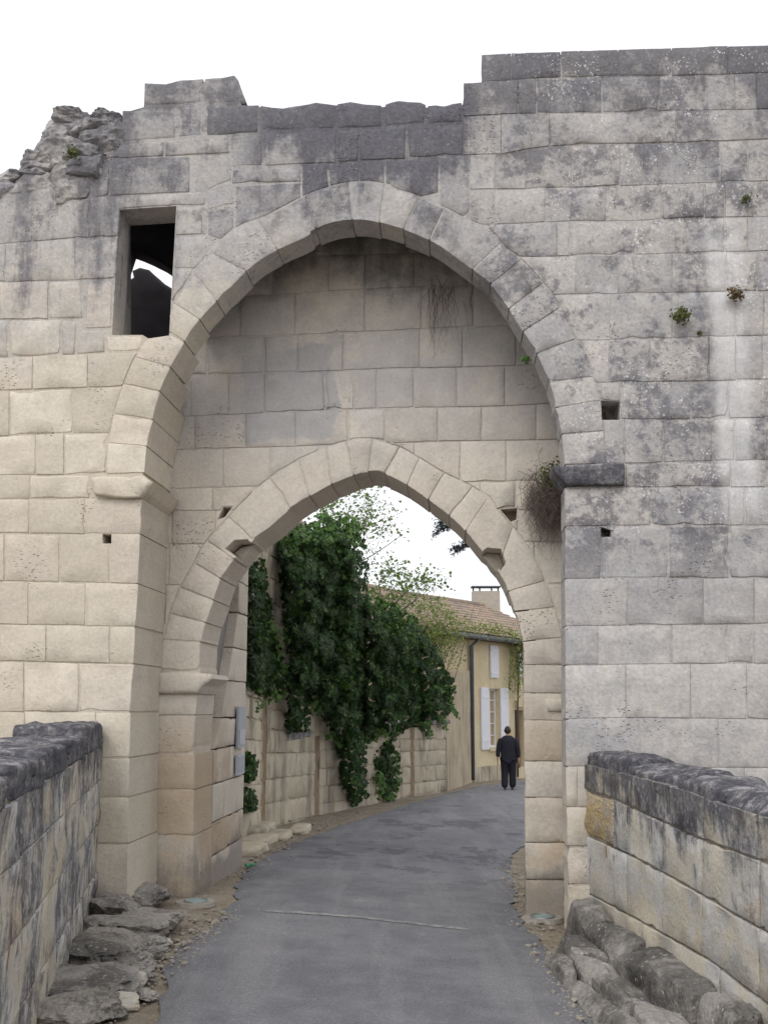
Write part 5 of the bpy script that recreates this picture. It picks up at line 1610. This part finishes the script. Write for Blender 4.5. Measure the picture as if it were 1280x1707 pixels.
def hand(sx, wrist):
    x, y, z = wrist; out = []
    palm = (x, y, z - .05)
    out.append([(x, y, z, .026), (x, y + .005, z - .045, (.022, .036)), (x, y + .01, z - .085, (.017, .038))])
    for i, (fy, L) in enumerate([(-.028, .062), (-.009, .072), (.011, .068), (.030, .052)]):
        out.append([(x, y + .01 + fy, z - .095, .0095), (x - sx * .006, y + .014 + fy, z - .095 - L * .5, .009), (x - sx * .022, y + .018 + fy, z - .095 - L, .0075)])
    out.append([(x, y + .045, z - .04, .011), (x - sx * .004, y + .062, z - .07, .010), (x - sx * .01, y + .064, z - .098, .008)])
    return out
# body: pelvis, spine, neck, head, arms, hands, legs in one skin
L_sh, R_sh = (-.185, 0, 1.43), (.185, 0, 1.43)
lw, rw = (-.30, -.05, .86), (.29, .03, .85)
ch_ = [[(0, 0, .95, .12), (0, -.01, 1.12, .12), (0, -.015, 1.3, .13), (0, -.01, 1.43, .09), (0, .0, 1.50, .052), (0, .015, 1.555, .05)],
       [(0, 0, 1.42, .07), (-.17, 0, 1.41, .055), (-.235, -.02, 1.14, .042), (lw[0], lw[1], lw[2] + .05, .03)],
       [(0, 0, 1.42, .07), (.17, 0, 1.41, .055), (.245, .0, 1.14, .042), (rw[0], rw[1], rw[2] + .05, .03)],
       [(0, 0, .95, .12), (-.09, 0, .88, .09), (-.095, .03, .50, .06), (-.10, -.05, .10, .045), (-.11, .05, .05, .04)],
       [(0, 0, .95, .12), (.09, 0, .88, .09), (.095, .05, .50, .06), (.09, .06, .10, .045), (.10, .17, .05, .04)]]
body = limbs(ch_ + hand(-1, lw) + hand(1, rw), 'body', M_SKIN)
# head with face (turned away), ears
b = MB(); o = wpos(man)
hc = Vector((o.x + .0, o.y + .03, o.z + 1.635))
bm = bmesh.new(); bmesh.ops.create_icosphere(bm, subdivisions=4, radius=1)
hv = []
for v in bm.verts:
    q = v.co.copy()
    x, y, z = q.x * .084, q.y * .104, q.z * .124
    if q.z < 0: x *= 1 - .22 * (-q.z) ** 1.5; y = y * (1 - .10 * -q.z) + .012 * -q.z
    f = max(0, q.y)
    nose = math.exp(-((q.x / .16) ** 2 + ((q.z + .10) / .20) ** 2)) * f
    y += .022 * nose
    for sx in (-1, 1): y -= .010 * math.exp(-(((q.x - sx * .42) / .16) ** 2 + ((q.z - .04) / .13) ** 2)) * f
    y += .006 * math.exp(-((q.x / .3) ** 2 + ((q.z + .48) / .06) ** 2)) * f - .004 * math.exp(-((q.x / .3) ** 2 + ((q.z + .54) / .03) ** 2)) * f
    for sx in (-1, 1): x += sx * .018 * math.exp(-((q.y / .18) ** 2 + ((q.z + .05) / .22) ** 2)) * max(0, sx * q.x) ** 6
    hv.append(hc + Vector((x, y, z)))
hf = [[v.index for v in f.verts] for f in bm.faces]
mesh_obj('head', hv, hf, M_SKIN, man, True)
hs = [hc + (v - hc) * 1.07 + Vector((0, -.004, .004)) for v in hv]
keep = [f for f in hf if all((hs[i] - hc).z > -.065 + 1.3 * max(0, (hs[i] - hc).y + .02) and not ((hs[i] - hc).y > .055 and (hs[i] - hc).z < .07) for i in f)]
mesh_obj('hair', hs, keep, M_HAIR, man, True)
bm.free()
# clothes
limbs([[(0, 0, .97, .17), (-.095, .0, .84, .145), (-.105, .03, .50, .112), (-.115, -.045, .07, .10)], [(0, 0, .97, .17), (.095, .0, .84, .145), (.105, .05, .50, .112), (.105, .06, .07, .10)]], 'trousers', M_SUIT)
loft([(0, 0, .74, .225, .16), (0, 0, .80, .23, .165), (0, 0, .95, .22, .16), (0, -.01, 1.12, .215, .145), (0, -.01, 1.28, .235, .15), (0, -.005, 1.40, .235, .135), (0, .0, 1.465, .17, .10), (0, .005, 1.52, .08, .075)], 'jacket', M_SUIT)
limbs([[(-.17, 0, 1.42, .085), (-.215, -.005, 1.36, .085), (-.272, -.02, 1.14, .074), (-.292, -.047, .90, .062)]], 'sleeve', M_SUIT)
limbs([[(.17, 0, 1.42, .085), (.215, -.005, 1.36, .085), (.272, .0, 1.14, .074), (.285, .028, .89, .062)]], 'sleeve', M_SUIT)
loft([(0, .01, 1.485, .068, .066), (0, .012, 1.53, .062, .060)], 'shirt_collar', plain('white_shirt', (0.7, 0.7, 0.72), .8, .2, .05, 20), 12)
for sx, y0 in ((-.105, -.02), (.096, .09)):
    loft([(sx, y0 + .02, .005, .046, .13), (sx, y0 + .02, .035, .046, .13), (sx, y0 + .0, .07, .042, .10), (sx, y0 - .03, .10, .04, .06)], 'shoe', M_SHOE, 12)
